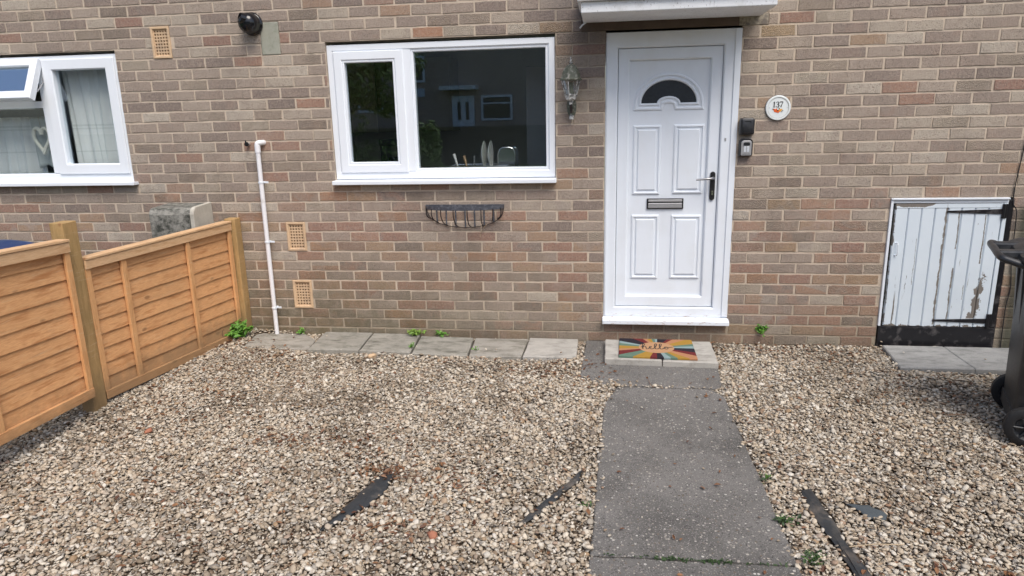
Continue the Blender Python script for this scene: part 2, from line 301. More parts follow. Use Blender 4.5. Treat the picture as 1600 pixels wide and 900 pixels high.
M['lantern_green'] = simple('weathered_lantern', (.10, .11, .08), .6, .35, 40, .5, 150, dirt=(.38, .36, .32), dsc=45, dlo=.52, dhi=.66)
M['lantern_white'] = simple('flaking_lantern_paint', (.62, .62, .60), .5, .2, 50, .4, 150, dirt=(.05, .05, .045), dsc=45, dlo=.44, dhi=.54)
M['lantern_glass'] = simple('cloudy_glass', (.3, .31, .27), .25, .2, 30)
M['heart'] = simple('wicker_heart', (.86, .84, .76), .8, .12, 120, .5, 300)
M['plaque'] = simple('glazed_plaque', (.74, .78, .78), .15, .03, 20); M['orange'] = simple('orange_petals', (.70, .12, .02), .4, .4, 200); M['yellow'] = simple('yellow_petals', (.75, .35, .03), .4, .3, 200)
M['roof_tile'] = simple('roof_tiles', (.13, .09, .075), .9, .3, 12, .5, 20)
# ------------------------------------------------------------------ mesh helpers
class MB:
    def __init__(s): s.v = []; s.f = []
    def add(s, vs, fs):
        o = len(s.v); s.v += [tuple(v) for v in vs]; s.f += [tuple(i + o for i in f) for f in fs]; return s
    def box(s, x0, x1, y0, y1, z0, z1):
        return s.add([(x0, y0, z0), (x1, y0, z0), (x1, y1, z0), (x0, y1, z0), (x0, y0, z1), (x1, y0, z1), (x1, y1, z1), (x0, y1, z1)],
                     [(0, 3, 2, 1), (4, 5, 6, 7), (0, 1, 5, 4), (1, 2, 6, 5), (2, 3, 7, 6), (3, 0, 4, 7)])
    def hexa(s, p): return s.add(p, [(0, 3, 2, 1), (4, 5, 6, 7), (0, 1, 5, 4), (1, 2, 6, 5), (2, 3, 7, 6), (3, 0, 4, 7)])
    def loft(s, loops, closed=True, cap0=False, cap1=False):
        n = len(loops[0]); o = len(s.v)
        for l in loops: s.v += [tuple(p) for p in l]
        for a in range(len(loops) - 1):
            for i in range(n if closed else n - 1):
                j = (i + 1) % n; s.f.append((o + a * n + i, o + a * n + j, o + (a + 1) * n + j, o + (a + 1) * n + i))
        if cap0: s.f.append(tuple(o + i for i in range(n))[::-1])
        if cap1: s.f.append(tuple(o + (len(loops) - 1) * n + i for i in range(n)))
        return s
    def tube(s, pts, r, n=8, cap=True):
        pts = [Vector(p) for p in pts]; rs = r if isinstance(r, (list, tuple)) else [r] * len(pts)
        loops = []; up = None
        for i, p in enumerate(pts):
            d = (pts[min(i + 1, len(pts) - 1)] - pts[max(i - 1, 0)]).normalized()
            if up is None: up = d.orthogonal().normalized()
            a = (up - d * up.dot(d)); a = a.normalized() if a.length > 1e-6 else d.orthogonal().normalized(); b = d.cross(a); up = a
            loops.append([p + (a * math.cos(2 * math.pi * k / n) + b * math.sin(2 * math.pi * k / n)) * rs[i] for k in range(n)])
        return s.loft(loops, True, cap, cap)
    def prism(s, poly, y0, y1):   # polygon in xz, thickness in y
        return s.loft([[(x, y0, z) for x, z in poly], [(x, y1, z) for x, z in poly]], True, True, True)
    def lathe(s, prof, n=24, c=(0, 0, 0), axis='z', cap=True):
        loops = []
        for r, h in prof:
            l = []
            for k in range(n):
                a = 2 * math.pi * k / n; u, v = r * math.cos(a), r * math.sin(a)
                l.append((c[0] + u, c[1] + v, c[2] + h) if axis == 'z' else ((c[0] + u, c[1] + h, c[2] + v) if axis == 'y' else (c[0] + h, c[1] + u, c[2] + v)))
            loops.append(l)
        return s.loft(loops, True, cap, cap)
    def build(s, name, mat, parent=None, bevel=0., smooth=False, seg=2):
        me = bpy.data.meshes.new(name); me.from_pydata(s.v, [], s.f); me.validate(); me.materials.append(mat)
        o = bpy.data.objects.new(name, me); COL.objects.link(o)
        import bmesh
        b = bmesh.new(); b.from_mesh(me); bmesh.ops.recalc_face_normals(b, faces=b.faces); b.to_mesh(me); b.free()
        if smooth: me.shade_smooth(); me.set_sharp_from_angle(angle=R(40))
        if bevel:
            bm = o.modifiers.new('bevel', 'BEVEL'); bm.width = bevel; bm.segments = seg; bm.limit_method = 'ANGLE'; bm.angle_limit = R(35); bm.harden_normals = False
        if parent is not None:
            o.parent = parent
            o.matrix_parent_inverse = Matrix.Translation(-parent_loc(parent))
        return o
LOCS = {}
def parent_loc(o):
    return LOCS.get(o.name, Vector((0, 0, 0)))
def tag(o, label=None, cat=None, group=None, kind=None):
    if label: o['label'] = label
    if cat: o['category'] = cat
    if group: o['group'] = group
    if kind: o['kind'] = kind
    return o
def empty(name, loc, label, cat, group=None, rz=0.):
    o = bpy.data.objects.new(name, None); COL.objects.link(o); o.location = loc; o.rotation_euler = (0, 0, rz); o.empty_display_size = .1
    LOCS[o.name] = Vector(loc); return tag(o, label, cat, group)
def local(o):   # child meshes of this empty are written in the empty's own coordinates
    LOCS[o.name] = Vector((0, 0, 0)); return o
def ribbon(pts, wid, y=None, plane='xz', h=0.0):
    """flat stroke; pts (u,v[,w])"""
    mb = MB(); P = [Vector((p[0], p[1])) for p in pts]; W = [p[2] if len(p) > 2 else wid for p in pts]
    L, Rr = [], []
    for i, p in enumerate(P):
        d = (P[min(i + 1, len(P) - 1)] - P[max(i - 1, 0)]); d = d.normalized() if d.length > 0 else Vector((1, 0)); nrm = Vector((-d.y, d.x))
        L.append(p + nrm * W[i] / 2); Rr.append(p - nrm * W[i] / 2)
    def P3(p, k): return (p.x, k, p.y) if plane == 'xz' else (p.x, p.y, k)
    for i in range(len(P) - 1):
        q = [L[i], L[i + 1], Rr[i + 1], Rr[i]]
        mb.hexa([P3(a, y) for a in q] + [P3(a, y + h) for a in q])
    return mb
def smoothpts(pts, n=6):
    out = []; P = [Vector(p) for p in pts]
    for i in range(len(P) - 1):
        p0, p1, p2, p3 = P[max(i - 1, 0)], P[i], P[i + 1], P[min(i + 2, len(P) - 1)]
        for k in range(n):
            t = k / n; out.append(.5 * ((2 * p1) + (p2 - p0) * t + (2 * p0 - 5 * p1 + 4 * p2 - p3) * t * t + (3 * p1 - p0 - 3 * p2 + p3) * t ** 3))
    out.append(P[-1]); return out
# ------------------------------------------------------------------ THE HOUSES
ZT = 5.1; SPL = -2.87
house = empty('terraced_house', (0, 0, -.05), 'brown brick terraced house with white front door and wide two-pane kitchen window', 'house')
nhouse = empty('terraced_house', (-4.4, 0, -.05), 'neighbouring brick house beyond the fence, with net curtains in its window', 'house')
# openings x0,x1,z0,z1
OPEN = [(-1.966, -.338, 1.155, 2.13), (0.0, .885, .105, 2.13), (-.165, 1.045, 2.13, 2.205), (-5.36, -3.585, 1.155, 2.13), (1.905, 2.668, -.3, 1.005),
        (-3.277, -3.130, 2.058, 2.28), (-2.386, -2.237, .632, .855), (-2.380, -2.228, .181, .405), (-2.44, -2.296, 2.055, 2.28)]
U = .1109
def brick_rows(xa, xb, shift, seed):
    rr = random.Random(seed); v = []; f = []
    nmax = int((ZT - .03) / .075)
    for r in range(-3, nmax):
        z0 = .03 + r * .075 + .0050; z1 = z0 + .0652
        zm = (z0 + z1) / 2
        segs = [(xa - (.2 if xa > -4 else 0), xb + (.2 if xa < -4 else 0))]
        for (a, b, c, d) in OPEN:
            if c < zm + .012 and d > zm - .012:
                ns = []
                for (s0, s1) in segs:
                    if b <= s0 or a >= s1: ns.append((s0, s1)); continue
                    if a > s0: ns.append((s0, a))
                    if b < s1: ns.append((b, s1))
                segs = ns
        n0 = math.floor(xa / U) - 2
        if (n0 - r) % 2: n0 -= 1
        for (s0, s1) in segs:
            n = n0
            while n * U + shift < s1:
                b0 = n * U + shift; b1 = b0 + 2 * U; n += 2
                if b1 <= s0: continue
                if (b0 + b1) / 2 < SPL and xa > -4 or (b0 + b1) / 2 >= SPL and xa < -4: continue
                b0c, b1c = b0 + .0054, b1 - .0054
                if b0 < s0: b0c = s0 + .001
                if b1 > s1: b1c = s1 - .001
                if b1c - b0c < .022: continue
                # occasional snapped header pair
                j = lambda a: rr.uniform(-a, a)
                b0c += j(.0028); b1c += j(.0028); za = z0 + j(.0018); zb = z1 + j(.0018); yf = j(.0012) - .0007; tl = j(.0009)
                nx = 6; o = len(v)
                L = b1c - b0c
                xs = [b0c + L * i / nx for i in range(nx + 1)]
                per = [(x, za) for x in xs] + [(b1c, (za + zb) / 2)] + [(x, zb) for x in xs[::-1]] + [(b0c, (za + zb) / 2)]
                cx, cz = (b0c + b1c) / 2, (za + zb) / 2
                jit = [(j(.0017), j(.0017)) for _ in per]
                for (ins, yy) in ((-.001, .012), (0, .0035), (.0028, 0)):
                    for k, (x, z) in enumerate(per):
                        sx = (1 if x < cx else -1); sz = (1 if z < cz else -1)
                        ix = ins if abs(x - cx) > L / 2 - .002 else 0; iz = ins if abs(z - cz) > .02 else 0
                        v.append((x + sx * ix + jit[k][0], yy + yf + tl * (x - cx) / .1, z + sz * iz + jit[k][1]))
                m_ = len(per)
                for a in range(2):
                    for k in range(m_):
                        k2 = (k + 1) % m_; f.append((o + a * m_ + k, o + a * m_ + k2, o + (a + 1) * m_ + k2, o + (a + 1) * m_ + k))
                f.append(tuple(o + 2 * m_ + k for k in range(m_)))
    mb = MB(); mb.v = v; mb.f = f; return mb
def mortar_wall(xa, xb):
    mb = MB(); xs = sorted({xa, xb} | {c for o in OPEN for c in o[:2] if xa < c < xb}); zs = sorted({-.3, ZT} | {c for o in OPEN for c in o[2:] if -.3 < c < ZT})
    for i in range(len(xs) - 1):
        for k in range(len(zs) - 1):
            cx = (xs[i] + xs[i + 1]) / 2; cz = (zs[k] + zs[k + 1]) / 2
            if any(a < cx < b and c < cz < d for a, b, c, d in OPEN): continue
            mb.add([(xs[i], .0030, zs[k]), (xs[i + 1], .0030, zs[k]), (xs[i + 1], .0030, zs[k + 1]), (xs[i], .0030, zs[k + 1])], [(0, 1, 2, 3)])
    for a, b, c, d in OPEN:   # reveals
        if a >= xa and b <= xb:
            c = max(c, -.3)
            mb.add([(a, .0030, c), (b, .0030, c), (b, .0030, d), (a, .0030, d), (a, .11, c), (b, .11, c), (b, .11, d), (a, .11, d)], [(0, 3, 7, 4), (1, 5, 6, 2), (3, 2, 6, 7), (0, 4, 5, 1)])
    # inner skin and body of the house
    return mb
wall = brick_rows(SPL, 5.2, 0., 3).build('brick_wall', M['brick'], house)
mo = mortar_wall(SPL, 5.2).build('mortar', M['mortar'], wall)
nwall = brick_rows(-8.5, SPL, 0., 5).build('brick_wall', M['brick'], nhouse)
nmo = mortar_wall(-8.5, SPL).build('mortar', M['mortar'], nwall)
for nm, x0, x1, par in (('roof', SPL + .002, 5.2, house), ('roof', -8.5, SPL - .002, nhouse)):
    mb = MB(); mb.add([(x0, -.35, ZT - .05), (x1, -.35, ZT - .05), (x1, 3.6, ZT + 2.2), (x0, 3.6, ZT + 2.2), (x0, -.35, ZT + .1), (x1, -.35, ZT + .1), (x1, 3.6, ZT + 2.35), (x0, 3.6, ZT + 2.35)],
                      [(0, 3, 2, 1), (4, 5, 6, 7), (0, 1, 5, 4), (1, 2, 6, 5), (2, 3, 7, 6), (3, 0, 4, 7)])
    mb.build(nm, M['roof_tile'], par)
    b = MB()
    if par is house:
        for (p, q, r_, s_) in ((x0, -.9, -.3, ZT + 1.9), (4.4, x1, -.3, ZT + 1.9), (-.9, 4.4, 2.25, ZT + 1.9)): b.box(p, q, 3.5, 3.6, r_, s_)  # unseen wide opening added in the rear wall so daylight reaches the kitchen
    else: b.box(x0, x1, 3.5, 3.6, -.3, ZT + 1.9)
    if par is house: b.box(x1 - .1, x1, .12, 3.5, -.3, ZT + .2)
    else: b.box(x0, x0 + .1, .12, 3.5, -.3, ZT + .2)
    b.build('rear_wall', M['mortar'], par)
# lintel + canopy + cement patch
mb = MB(); mb.box(-.163, .86, .0025, .11, 2.132, 2.204); mb.build('lintel', M['lintel'], house, .003)
mb = MB(); mb.box(.8605, 1.043, -.001, .11, 2.132, 2.204); mb.build('render_block', M['render_patch'], house, .004)
can = MB(); can.box(-.150, .992, -.45, -.002, 2.186, 2.250)
cano = can.build('door_canopy', M['canopy'], house, .005)
can2 = MB(); can2.box(-.172, 1.014, -.475, -.002, 2.2515, 2.36); can2.build('canopy_roof', M['canopy'], cano, .006)
mb = MB(); mb.box(-2.437, -2.298, -.001, .03, 2.057, 2.277); mb.build('cement_patch', M['cement'], house, .006)
mb = MB(); mb.tube([(-.17, -.01, 2.155), (-.155, -.03, 2.17), (-.13, -.035, 2.185)], .006, 6); mb.build('cable_clip', M['canopy'], house)
# ---------------- window maker
def frame_rect(mb, x0, x1, z0, z1, w, y0, y1, wb=None, wt=None, wl=None, wr=None):
    wb = w if wb is None else wb; wt = w if wt is None else wt; wl = w if wl is None else wl; wr = w if wr is None else wr
    o = [(x0, z0), (x1, z0), (x1, z1), (x0, z1)]; i = [(x0 + wl, z0 + wb), (x1 - wr, z0 + wb), (x1 - wr, z1 - wt), (x0 + wl, z1 - wt)]
    # front ring with soft outer and inner chamfers
    c = min(.008, w * .25)
    def ins(r, d): return [(r[0][0] + d, r[0][1] + d), (r[1][0] - d, r[1][1] + d), (r[2][0] - d, r[2][1] - d), (r[3][0] + d, r[3][1] - d)]
    loops = [(o, y1), (o, y0 + c * .5), (ins(o, c * .5), y0), (ins(i, -c), y0), (i, y0 + c), (i, y1)]
    mb.loft([[(x, y, z) for x, z in l] for l, y in loops]); return mb
def kitchen_window():
    y0 = .018
    fr = MB(); frame_rect(fr, -1.964, -.342, 1.168, 2.108, .05, y0, .09, .055, .045, .045, .048)
    fr.box(-1.418, -1.355, y0 + .001, .09, 1.223, 2.063)
    o = fr.build('window', M['upvc_clean'], house)
    s = MB(); frame_rect(s, -1.915, -1.41, 1.215, 2.062, .062, .008, .07); s.build('opening_sash', M['upvc_clean'], o)
    s = MB(); frame_rect(s, -1.853, -1.472, 1.277, 2.0, .014, .014, .06); s.build('sash_bead', M['upvc_clean'], o)
    s = MB(); frame_rect(s, -1.355, -.390, 1.223, 2.063, .018, .028, .08); s.build('glazing_bead', M['upvc_clean'], o)
    g = MB(); g.box(-1.84, -1.486, .040, .044, 1.29, 1.987); g.build('pane', M['glass'], o)
    g = MB(); g.box(-1.338, -.407, .044, .048, 1.240, 2.046); g.build('pane', M['glass'], o)
    s = MB(); s.add([(-1.972, -.06, 1.132), (-.333, -.06, 1.132), (-.333, .09, 1.132), (-1.972, .09, 1.132), (-1.972, -.06, 1.160), (-.333, -.06, 1.160), (-.333, .09, 1.1675), (-1.972, .09, 1.1675)], [(0, 3, 2, 1), (4, 5, 6, 7), (0, 1, 5, 4), (1, 2, 6, 5), (2, 3, 7, 6), (3, 0, 4, 7)])
    s.build('sill', M['upvc_clean'], o, .004)
kitchen_window()
def neighbour_window():
    fr = MB(); frame_rect(fr, -5.355, -3.588, 1.168, 2.108, .05, .018, .09, .07, .04, .045, .03)
    fr.box(-4.262, -4.202, .019, .09, 1.24, 2.066); fr.box(-5.31, -4.263, .019, .09, 1.735, 1.785)
    o = fr.build('window', M['upvc_clean'], nhouse)
    s = MB(); frame_rect(s, -4.205, -3.612, 1.232, 2.082, .078, .004, .07); s.build('side_sash', M['upvc_clean'], o)
    g = MB(); g.box(-4.13, -3.686, .044, .048, 1.30, 2.012); g.build('pane', M['glass'], o)
    g = MB(); g.box(-5.31, -4.263, .05, .054, 1.238, 1.736); g.build('pane', M['glass'], o)
    s = MB(); s.add([(-5.40, -.06, 1.147), (-3.548, -.06, 1.147), (-3.548, .09, 1.147), (-5.40, .09, 1.147), (-5.40, -.06, 1.172), (-3.548, -.06, 1.172), (-3.548, .09, 1.1675), (-5.40, .09, 1.1675)], [(0, 3, 2, 1), (4, 5, 6, 7), (0, 1, 5, 4), (1, 2, 6, 5), (2, 3, 7, 6), (3, 0, 4, 7)])
    s.build('sill', M['upvc_clean'], o, .003)
    # open top-hung vent: hinge at z 2.085, y 0.01 ; swings out about 25 degrees
    th = math.atan2(.14, .29); hz, hy = 2.088, .008
    def rot(p):
        x, y, z = p; dy, dz = y - hy, z - hz
        return (x, hy + dy * math.cos(th) + dz * math.sin(th), hz - dy * math.sin(th) + dz * math.cos(th))
    s = MB(); frame_rect(s, -5.30, -4.212, 1.765, 2.086, .062, -.012, .04); s.v = [rot(p) for p in s.v]
    s.build('top_hung_sash', M['upvc_clean'], o)
    g = MB(); g.box(-5.24, -4.272, .012, .016, 1.826, 2.026); g.v = [rot(p) for p in g.v]; g.build('pane', M['sky_glass'], o)
    b = MB(); b.tube([(-4.222, -.06, 1.85), (-4.222, .02, 1.92), (-4.222, .03, 2.02)], .006, 6); b.build('window_stay', M['silver'], o)
neighbour_window()
# ---------------- front door
def poly_offset(P, d):
    n = len(P); out = []
    A = sum(P[i][0] * P[(i + 1) % n][1] - P[(i + 1) % n][0] * P[i][1] for i in range(n)); sg = 1 if A > 0 else -1
    for i in range(n):
        p = Vector(P[i]); a = (p - Vector(P[i - 1])).normalized(); b = (Vector(P[(i + 1) % n]) - p).normalized()
        na = Vector((a.y, -a.x)) * sg; nb = Vector((b.y, -b.x)) * sg; m_ = (na + nb)
        m_ = m_ / max(.35, m_.dot(na)) if m_.length > 1e-6 else na
        q = p + m_ * d; out.append((q.x, q.y))
    return out
def front_door():
    yf = .052   # face of the door leaf panel
    fr = MB()
    frame_rect(fr, .002, .884, .150, 2.120, .08, .010, .11, .072, .101, .083, .106)
    fr.box(.845, .884, .002, .06, .160, 2.117); fr.box(.012, .022, .004, .03, .16, 2.09)
    o = fr.build('front_door', M['upvc'], house)
    s = MB(); s.add([(-.004, -.055, .106), (.893, -.055, .106), (.893, .1, .106), (-.004, .1, .106), (-.004, -.055, .136), (.893, -.055, .136), (.893, .1, .166), (-.004, .1, .166)], [(0, 3, 2, 1), (4, 5, 6, 7), (0, 1, 5, 4), (1, 2, 6, 5), (2, 3, 7, 6), (3, 0, 4, 7)])
    s.build('threshold', M['upvc'], o, .004)
    s = MB(); frame_rect(s, .088, .776, .226, 2.016, .077, .030, .09); s.build('leaf_frame', M['upvc'], o)
    s = MB(); s.box(.080, .784, .072, .1, .218, 2.024); s.build('leaf_gap', M['dark_gap'], o)
    s = MB(); s.box(.16, .704, yf, .071, .30, 1.945); s.build('leaf_panel', M['upvc'], o)
    def mould(x0, x1, z0, z1):
        P = [(x0, z0), (x1, z0), (x1, z1), (x0, z1)]; mb = MB(); pr = [(0, 0), (.004, -.009), (.013, -.011), (.020, -.002), (.030, -.001), (.037, -.012), (.046, -.012)]
        mb.loft([[(x, yf + dy, z) for x, z in poly_offset(P, -d)] for d, dy in pr], True, False, True)
        mb.build('raised_panel', M['upvc'], o)
    mould(.196, .386, 1.036, 1.512); mould(.472, .678, 1.040, 1.512); mould(.194, .388, .428, .892); mould(.472, .680, .430, .890)
    # arched light
    cx, cz = .430, 1.657; A, B, r_ = .185, .150, .078
    P = []
    for k in range(25): a = math.pi * (1 - k / 24); P.append((cx + A * math.cos(a), cz + B * math.sin(a)))
    for k in range(11): a = math.pi * (k / 10); P.append((cx + r_ * math.cos(a), cz + .045 * math.sin(a)))
    mb = MB(); pr = [(.047, 0), (.043, -.009), (.034, -.011), (.026, -.003), (.018, -.003), (.010, -.013), (.003, -.012), (-.001, -.004)]
    mb.loft([[(x, yf + dy, z) for x, z in poly_offset(P, d)] for d, dy in pr]); mb.build('arch_moulding', M['upvc'], o)
    mb = MB(); mb.loft([[(x, yf - .003, z) for x, z in P], [(x, yf + .002, z) for x, z in P]], True, True, True); mb.build('fanlight_pane', M['obscure'], o)
    # letter plate
    mb = MB(); mb.box(.300, .553, yf - .012, yf, .934, 1.008); mb.build('letter_plate', M['dark_metal'], o, .003)
    mb = MB(); mb.box(.310, .543, yf - .017, yf - .012, .984, 1.000); mb.box(.310, .543, yf - .019, yf - .0125, .942, .976); mb.build('letter_flap', M['silver'], o, .003)
    # handle
    mb = MB(); n = 10; c0 = .742
    P = [(c0 + .017 * math.cos(a), 1.175 + .017 * math.sin(a)) for a in [math.pi * k / n for k in range(n + 1)]] + [(c0 + .017 * math.cos(a), 1.012 + .017 * math.sin(a)) for a in [math.pi + math.pi * k / n for k in range(n + 1)]]
    mb.prism(P, .018, .030); mb.build('handle_plate', M['dark_metal'], o, .003)
    mb = MB(); mb.tube([(c0, .02, 1.150), (c0, -.018, 1.150), (c0 - .012, -.03, 1.149), (c0 - .05, -.032, 1.146), (c0 - .118, -.028, 1.141)], [.010, .009, .009, .0075, .006], 10); mb.build('handle', M['worn_steel'], o, smooth=True)
    mb = MB(); mb.lathe([(.007, 0), (.007, -.006)], 12, (c0, .018, 1.055), 'y'); mb.box(c0 - .006, c0 + .006, .012, .018, 1.032, 1.052); mb.build('lock_cylinder', M['chrome'], o)
    mb = MB(); mb.box(.806, .817, .0075, .0095, 1.398, 1.418); mb.build('sticker', M['silver'], o)
front_door()
# ------------------------------------------------------------------ rooms behind the glass
room = MB()
def inner_room(x0, x1, y1, z0, z1, name, parent):
    mb = MB(); mb.add([(x0, .12, z0), (x1, .12, z0), (x1, y1, z0), (x0, y1, z0), (x0, .12, z1), (x1, .12, z1), (x1, y1, z1), (x0, y1, z1)], [(0, 1, 2, 3), (4, 7, 6, 5), (1, 5, 6, 2), (2, 6, 7, 3), (3, 7, 4, 0)])
    # kitchen: right side left out and back opened, unseen, to let daylight in
    if name == 'kitchen_interior':
        mb.f = [f_ for f_ in mb.f if f_ not in ((2, 6, 7, 3), (1, 5, 6, 2))]
        for (a, b, c, d) in ((x0, -.78, z0, z1), (-.2, x1, z0, z1), (-.78, -.2, 2.1, z1)): mb.add([(a, y1, c), (b, y1, c), (b, y1, d), (a, y1, d)], [(0, 1, 2, 3)])
    return mb.build(name, M['kitchen_wall'], parent)
kr = inner_room(-2.75, -.12, 2.6, .1, 2.35, 'kitchen_interior', house)
inner_room(-5.9, -3.0, 2.6, .1, 2.35, 'room_interior', nhouse)
def front_liner(x0, x1, a, b, c, d, par):
    mb = MB()
    for (p, q, r, s) in ((x0, a, .1, 2.35), (b, x1, .1, 2.35), (a, b, .1, c), (a, b, d, 2.35)): mb.box(p, q, .112, .13, r, s)
    mb.build('inner_wall', M['kitchen_wall'], par)
front_liner(-2.75, -.12, -1.966, -.338, 1.155, 2.13, house); front_liner(-5.9, -3.0, -5.36, -3.585, 1.155, 2.13, nhouse)
mb = MB(); mb.box(-2.7, -.2, .15, .72, 1.02, 1.06); tag(mb.build('worktop', M['worktop']), 'dark kitchen worktop just inside the wide window', 'worktop')
ku = empty('wall_cupboard', (-2.2, 2.3, 1.46), 'beige wall cupboard seen through the left pane of the kitchen window', 'cupboard')
mb = MB(); mb.box(-2.70, -1.55, 2.2, 2.59, 1.47, 2.2); mb.build('carcass', M['cupboard_dark'], ku)
mb = MB(); mb.box(-2.69, -2.335, 2.175, 2.199, 1.475, 2.195); mb.build('door', M['cupboard'], ku, .003)
mb = MB(); mb.box(-2.325, -1.56, 2.175, 2.199, 1.475, 2.195); mb.build('door', M['cupboard_dark'], ku, .003)
mb = MB(); mb.tube([(-2.08, 2.16, 1.60), (-2.08, 2.16, 1.72)], .006, 6); mb.build('handle', M['chrome'], ku)
fr_ = empty('fridge_freezer', (-.4, 1.1, .1), 'tall grey fridge standing inside at the right edge of the kitchen window', 'fridge')
mb = MB(); mb.box(-.63, -.14, .8, 1.4, .1, 1.98); mb.build('cabinet', M['fridge'], fr_, .01)
mb = MB(); mb.box(-.628, -.142, .778, .798, 1.0, 1.975); mb.build('door', M['fridge'], fr_, .006)
for i, (x, ln) in enumerate(((-.925, ' left of the pair'), (-.873, ' right of the pair'))):
    mb = MB(); prof = [(.0, -.004), (.045, -.006), (.075, .004), (.103, .014), (.105, .017), (.075, .010), (.0, .003)]
    mb.lathe(prof, 28, (x, .36, 1.315), 'x'); o = mb.build('plate', M['ceramic'], None, smooth=True); tag(o, 'white dinner plate upright in the drying rack,' + ln, 'plate', 'white plates in the drying rack')
dr = empty('dish_rack', (-.95, .36, 1.06), 'wire drying rack on the worktop behind the kitchen window', 'dish rack')
mb = MB()
for z in (1.10, 1.235):
    mb.tube([(-1.16, .25, z), (-.72, .25, z), (-.72, .50, z), (-1.16, .50, z), (-1.16, .25, z)], .0035, 6)
for x in np.linspace(-1.15, -.73, 12): mb.tube([(x, .25, 1.235), (x, .25, 1.10), (x, .50, 1.10), (x, .50, 1.235)], .0025, 5)
mb.build('wire_frame', M['chrome'], dr); mb = MB(); mb.box(-1.17, -.71, .24, .51, 1.061, 1.085); mb.build('drip_tray', M['black_plastic'], dr, .004)
for k, (x, dx, m_, lab) in enumerate(((-1.09, -.05, 'ceramic', 'white curved utensil leaning leftmost in the drying rack'), (-1.03, -.03, 'wood_spoon', 'pale wooden spoon standing in the drying rack'), (-.99, .01, 'chrome', 'steel fork standing in the drying rack beside the wooden spoon'))):
    mb = MB(); mb.tube([(x, .33, 1.10), (x + dx * .4, .33, 1.22), (x + dx, .33, 1.31 + .015 * (k == 0))], [.005, .006, .011 if k < 2 else .006], 8); o = mb.build('utensil', M[m_], None, smooth=True); tag(o, lab, 'utensil', 'utensils in the drying rack')
to = empty('toaster', (-.73, .38, 1.06), 'shiny steel toaster on the worktop right of the plates', 'toaster')
mb = MB(); P = [(-.80, 1.065), (-.66, 1.065), (-.66, 1.33), (-.672, 1.362), (-.70, 1.375), (-.76, 1.375), (-.785, 1.36), (-.80, 1.32)]; mb.prism(P, .30, .46); mb.build('body', M['chrome'], to, .008, True)
mb = MB(); mb.box(-.77, -.69, .34, .36, 1.376, 1.379); mb.box(-.77, -.69, .40, .42, 1.376, 1.379); mb.build('slot', M['dark_gap'], to)
pt = empty('kitchen_ornament', (-1.86, .4, 1.06), 'small patterned jar on the worktop behind the left pane', 'ornament')
mb = MB(); mb.lathe([(.02, 0), (.03, .03), (.022, .08), (.03, .12), (.02, .17), (.008, .19)], 14, (-1.83, .35, 1.06)); mb.build('jar', M['pink'], pt, smooth=True)
mb = MB(); mb.lathe([(.012, 0), (.014, .02), (.0, .03)], 10, (-1.83, .35, 1.25)); mb.build('lid', M['ceramic'], pt)
ct = empty('coffee_maker', (-2.0, 1.6, 1.06), 'dark coffee maker in the shadows behind the left pane', 'coffee maker')
mb = MB(); mb.box(-2.05, -1.90, 1.3, 1.5, 1.061, 1.12); mb.box(-2.05, -1.99, 1.34, 1.5, 1.12, 1.40); mb.box(-2.05, -1.90, 1.3, 1.5, 1.36, 1.42); mb.build('body', M['black_plastic'], ct, .01)
mb = MB(); mb.lathe([(.04, 0), (.055, .06), (.04, .13)], 16, (-1.94, 1.38, 1.125)); mb.build('jug', M['black_gloss'], ct, smooth=True)
mb = MB(); mb.box(-2.7, -1.3, 1.0, 2.5, 1.02, 1.06); tag(mb.build('worktop', M['worktop']), 'back run of dark worktop beneath the beige wall cupboard', 'worktop')
# net curtains
def curtain(x0, x1, z0, z1, y, amp, name, label, seed):
    rr = random.Random(seed); n = int((x1 - x0) / .012); mb = MB(); ph = [rr.uniform(0, 6) for _ in range(4)]
    rows = 14; o = len(mb.v)
    for r in range(rows + 1):
        t_ = r / rows; z = z1 + (z0 - z1) * t_
        for i in range(n + 1):
            x = x0 + (x1 - x0) * i / n; g = .5 + .5 * t_
            yy = y + 1.7 * amp * g * (math.sin(x * 46 + ph[0] + t_ * .8) + .6 * math.sin(x * 83 + ph[1] - t_) + .3 * math.sin(x * 150 + ph[2]))
            mb.v.append((x + .03 * t_ * math.sin(x * 9 + ph[3]), yy, z + (.012 * math.sin(x * 31) if r == rows else 0)))
    w_ = n + 1
    for r in range(rows):
        for i in range(n): mb.f.append((r * w_ + i, r * w_ + i + 1, (r + 1) * w_ + i + 1, (r + 1) * w_ + i))
    ob = mb.build(name, M['curtain'], None, smooth=True); ob.modifiers.new('t', 'SOLIDIFY').thickness = .002; tag(ob, label, 'curtain', 'net curtains in the neighbouring window')
curtain(-4.18, -3.63, 1.20, 2.08, .16, .012, 'net_curtain', 'white net curtain hanging behind the right-hand sash of the neighbouring window', 2)
curtain(-5.3, -4.47, 1.20, 1.80, .17, .012, 'net_curtain', 'white net curtain at the far left of the neighbouring window', 3)
curtain(-4.50, -4.235, 1.285, 1.72, .14, .003, 'net_curtain', 'flat net panel behind the hanging heart', 9)
bpy.data.objects['net_curtain.002'].data.materials[0] = simple('grey_net', (.50, .53, .53), .9, .12, 30)
mb = MB(); mb.box(-5.3, -4.27, .09, .13, 1.672, 1.73); tag(mb.build('window_blind', M['black_plastic'], None, .004), 'rolled-up dark blind behind the glass under the open top window', 'blind')
mb = MB(); P = []
for k in range(33):
    a = 2 * math.pi * k / 32; P.append((-4.375 + .066 * math.sin(a) ** 3 * 1.05, .085, 1.505 + .0068 * (13 * math.cos(a) - 5 * math.cos(2 * a) - 2 * math.cos(3 * a) - math.cos(4 * a))))
mb.tube(P, .0135, 7, False); mb.tube([(-4.42, .10, 1.575), (-4.39, .095, 1.555), (-4.35, .10, 1.585)], .006, 6)
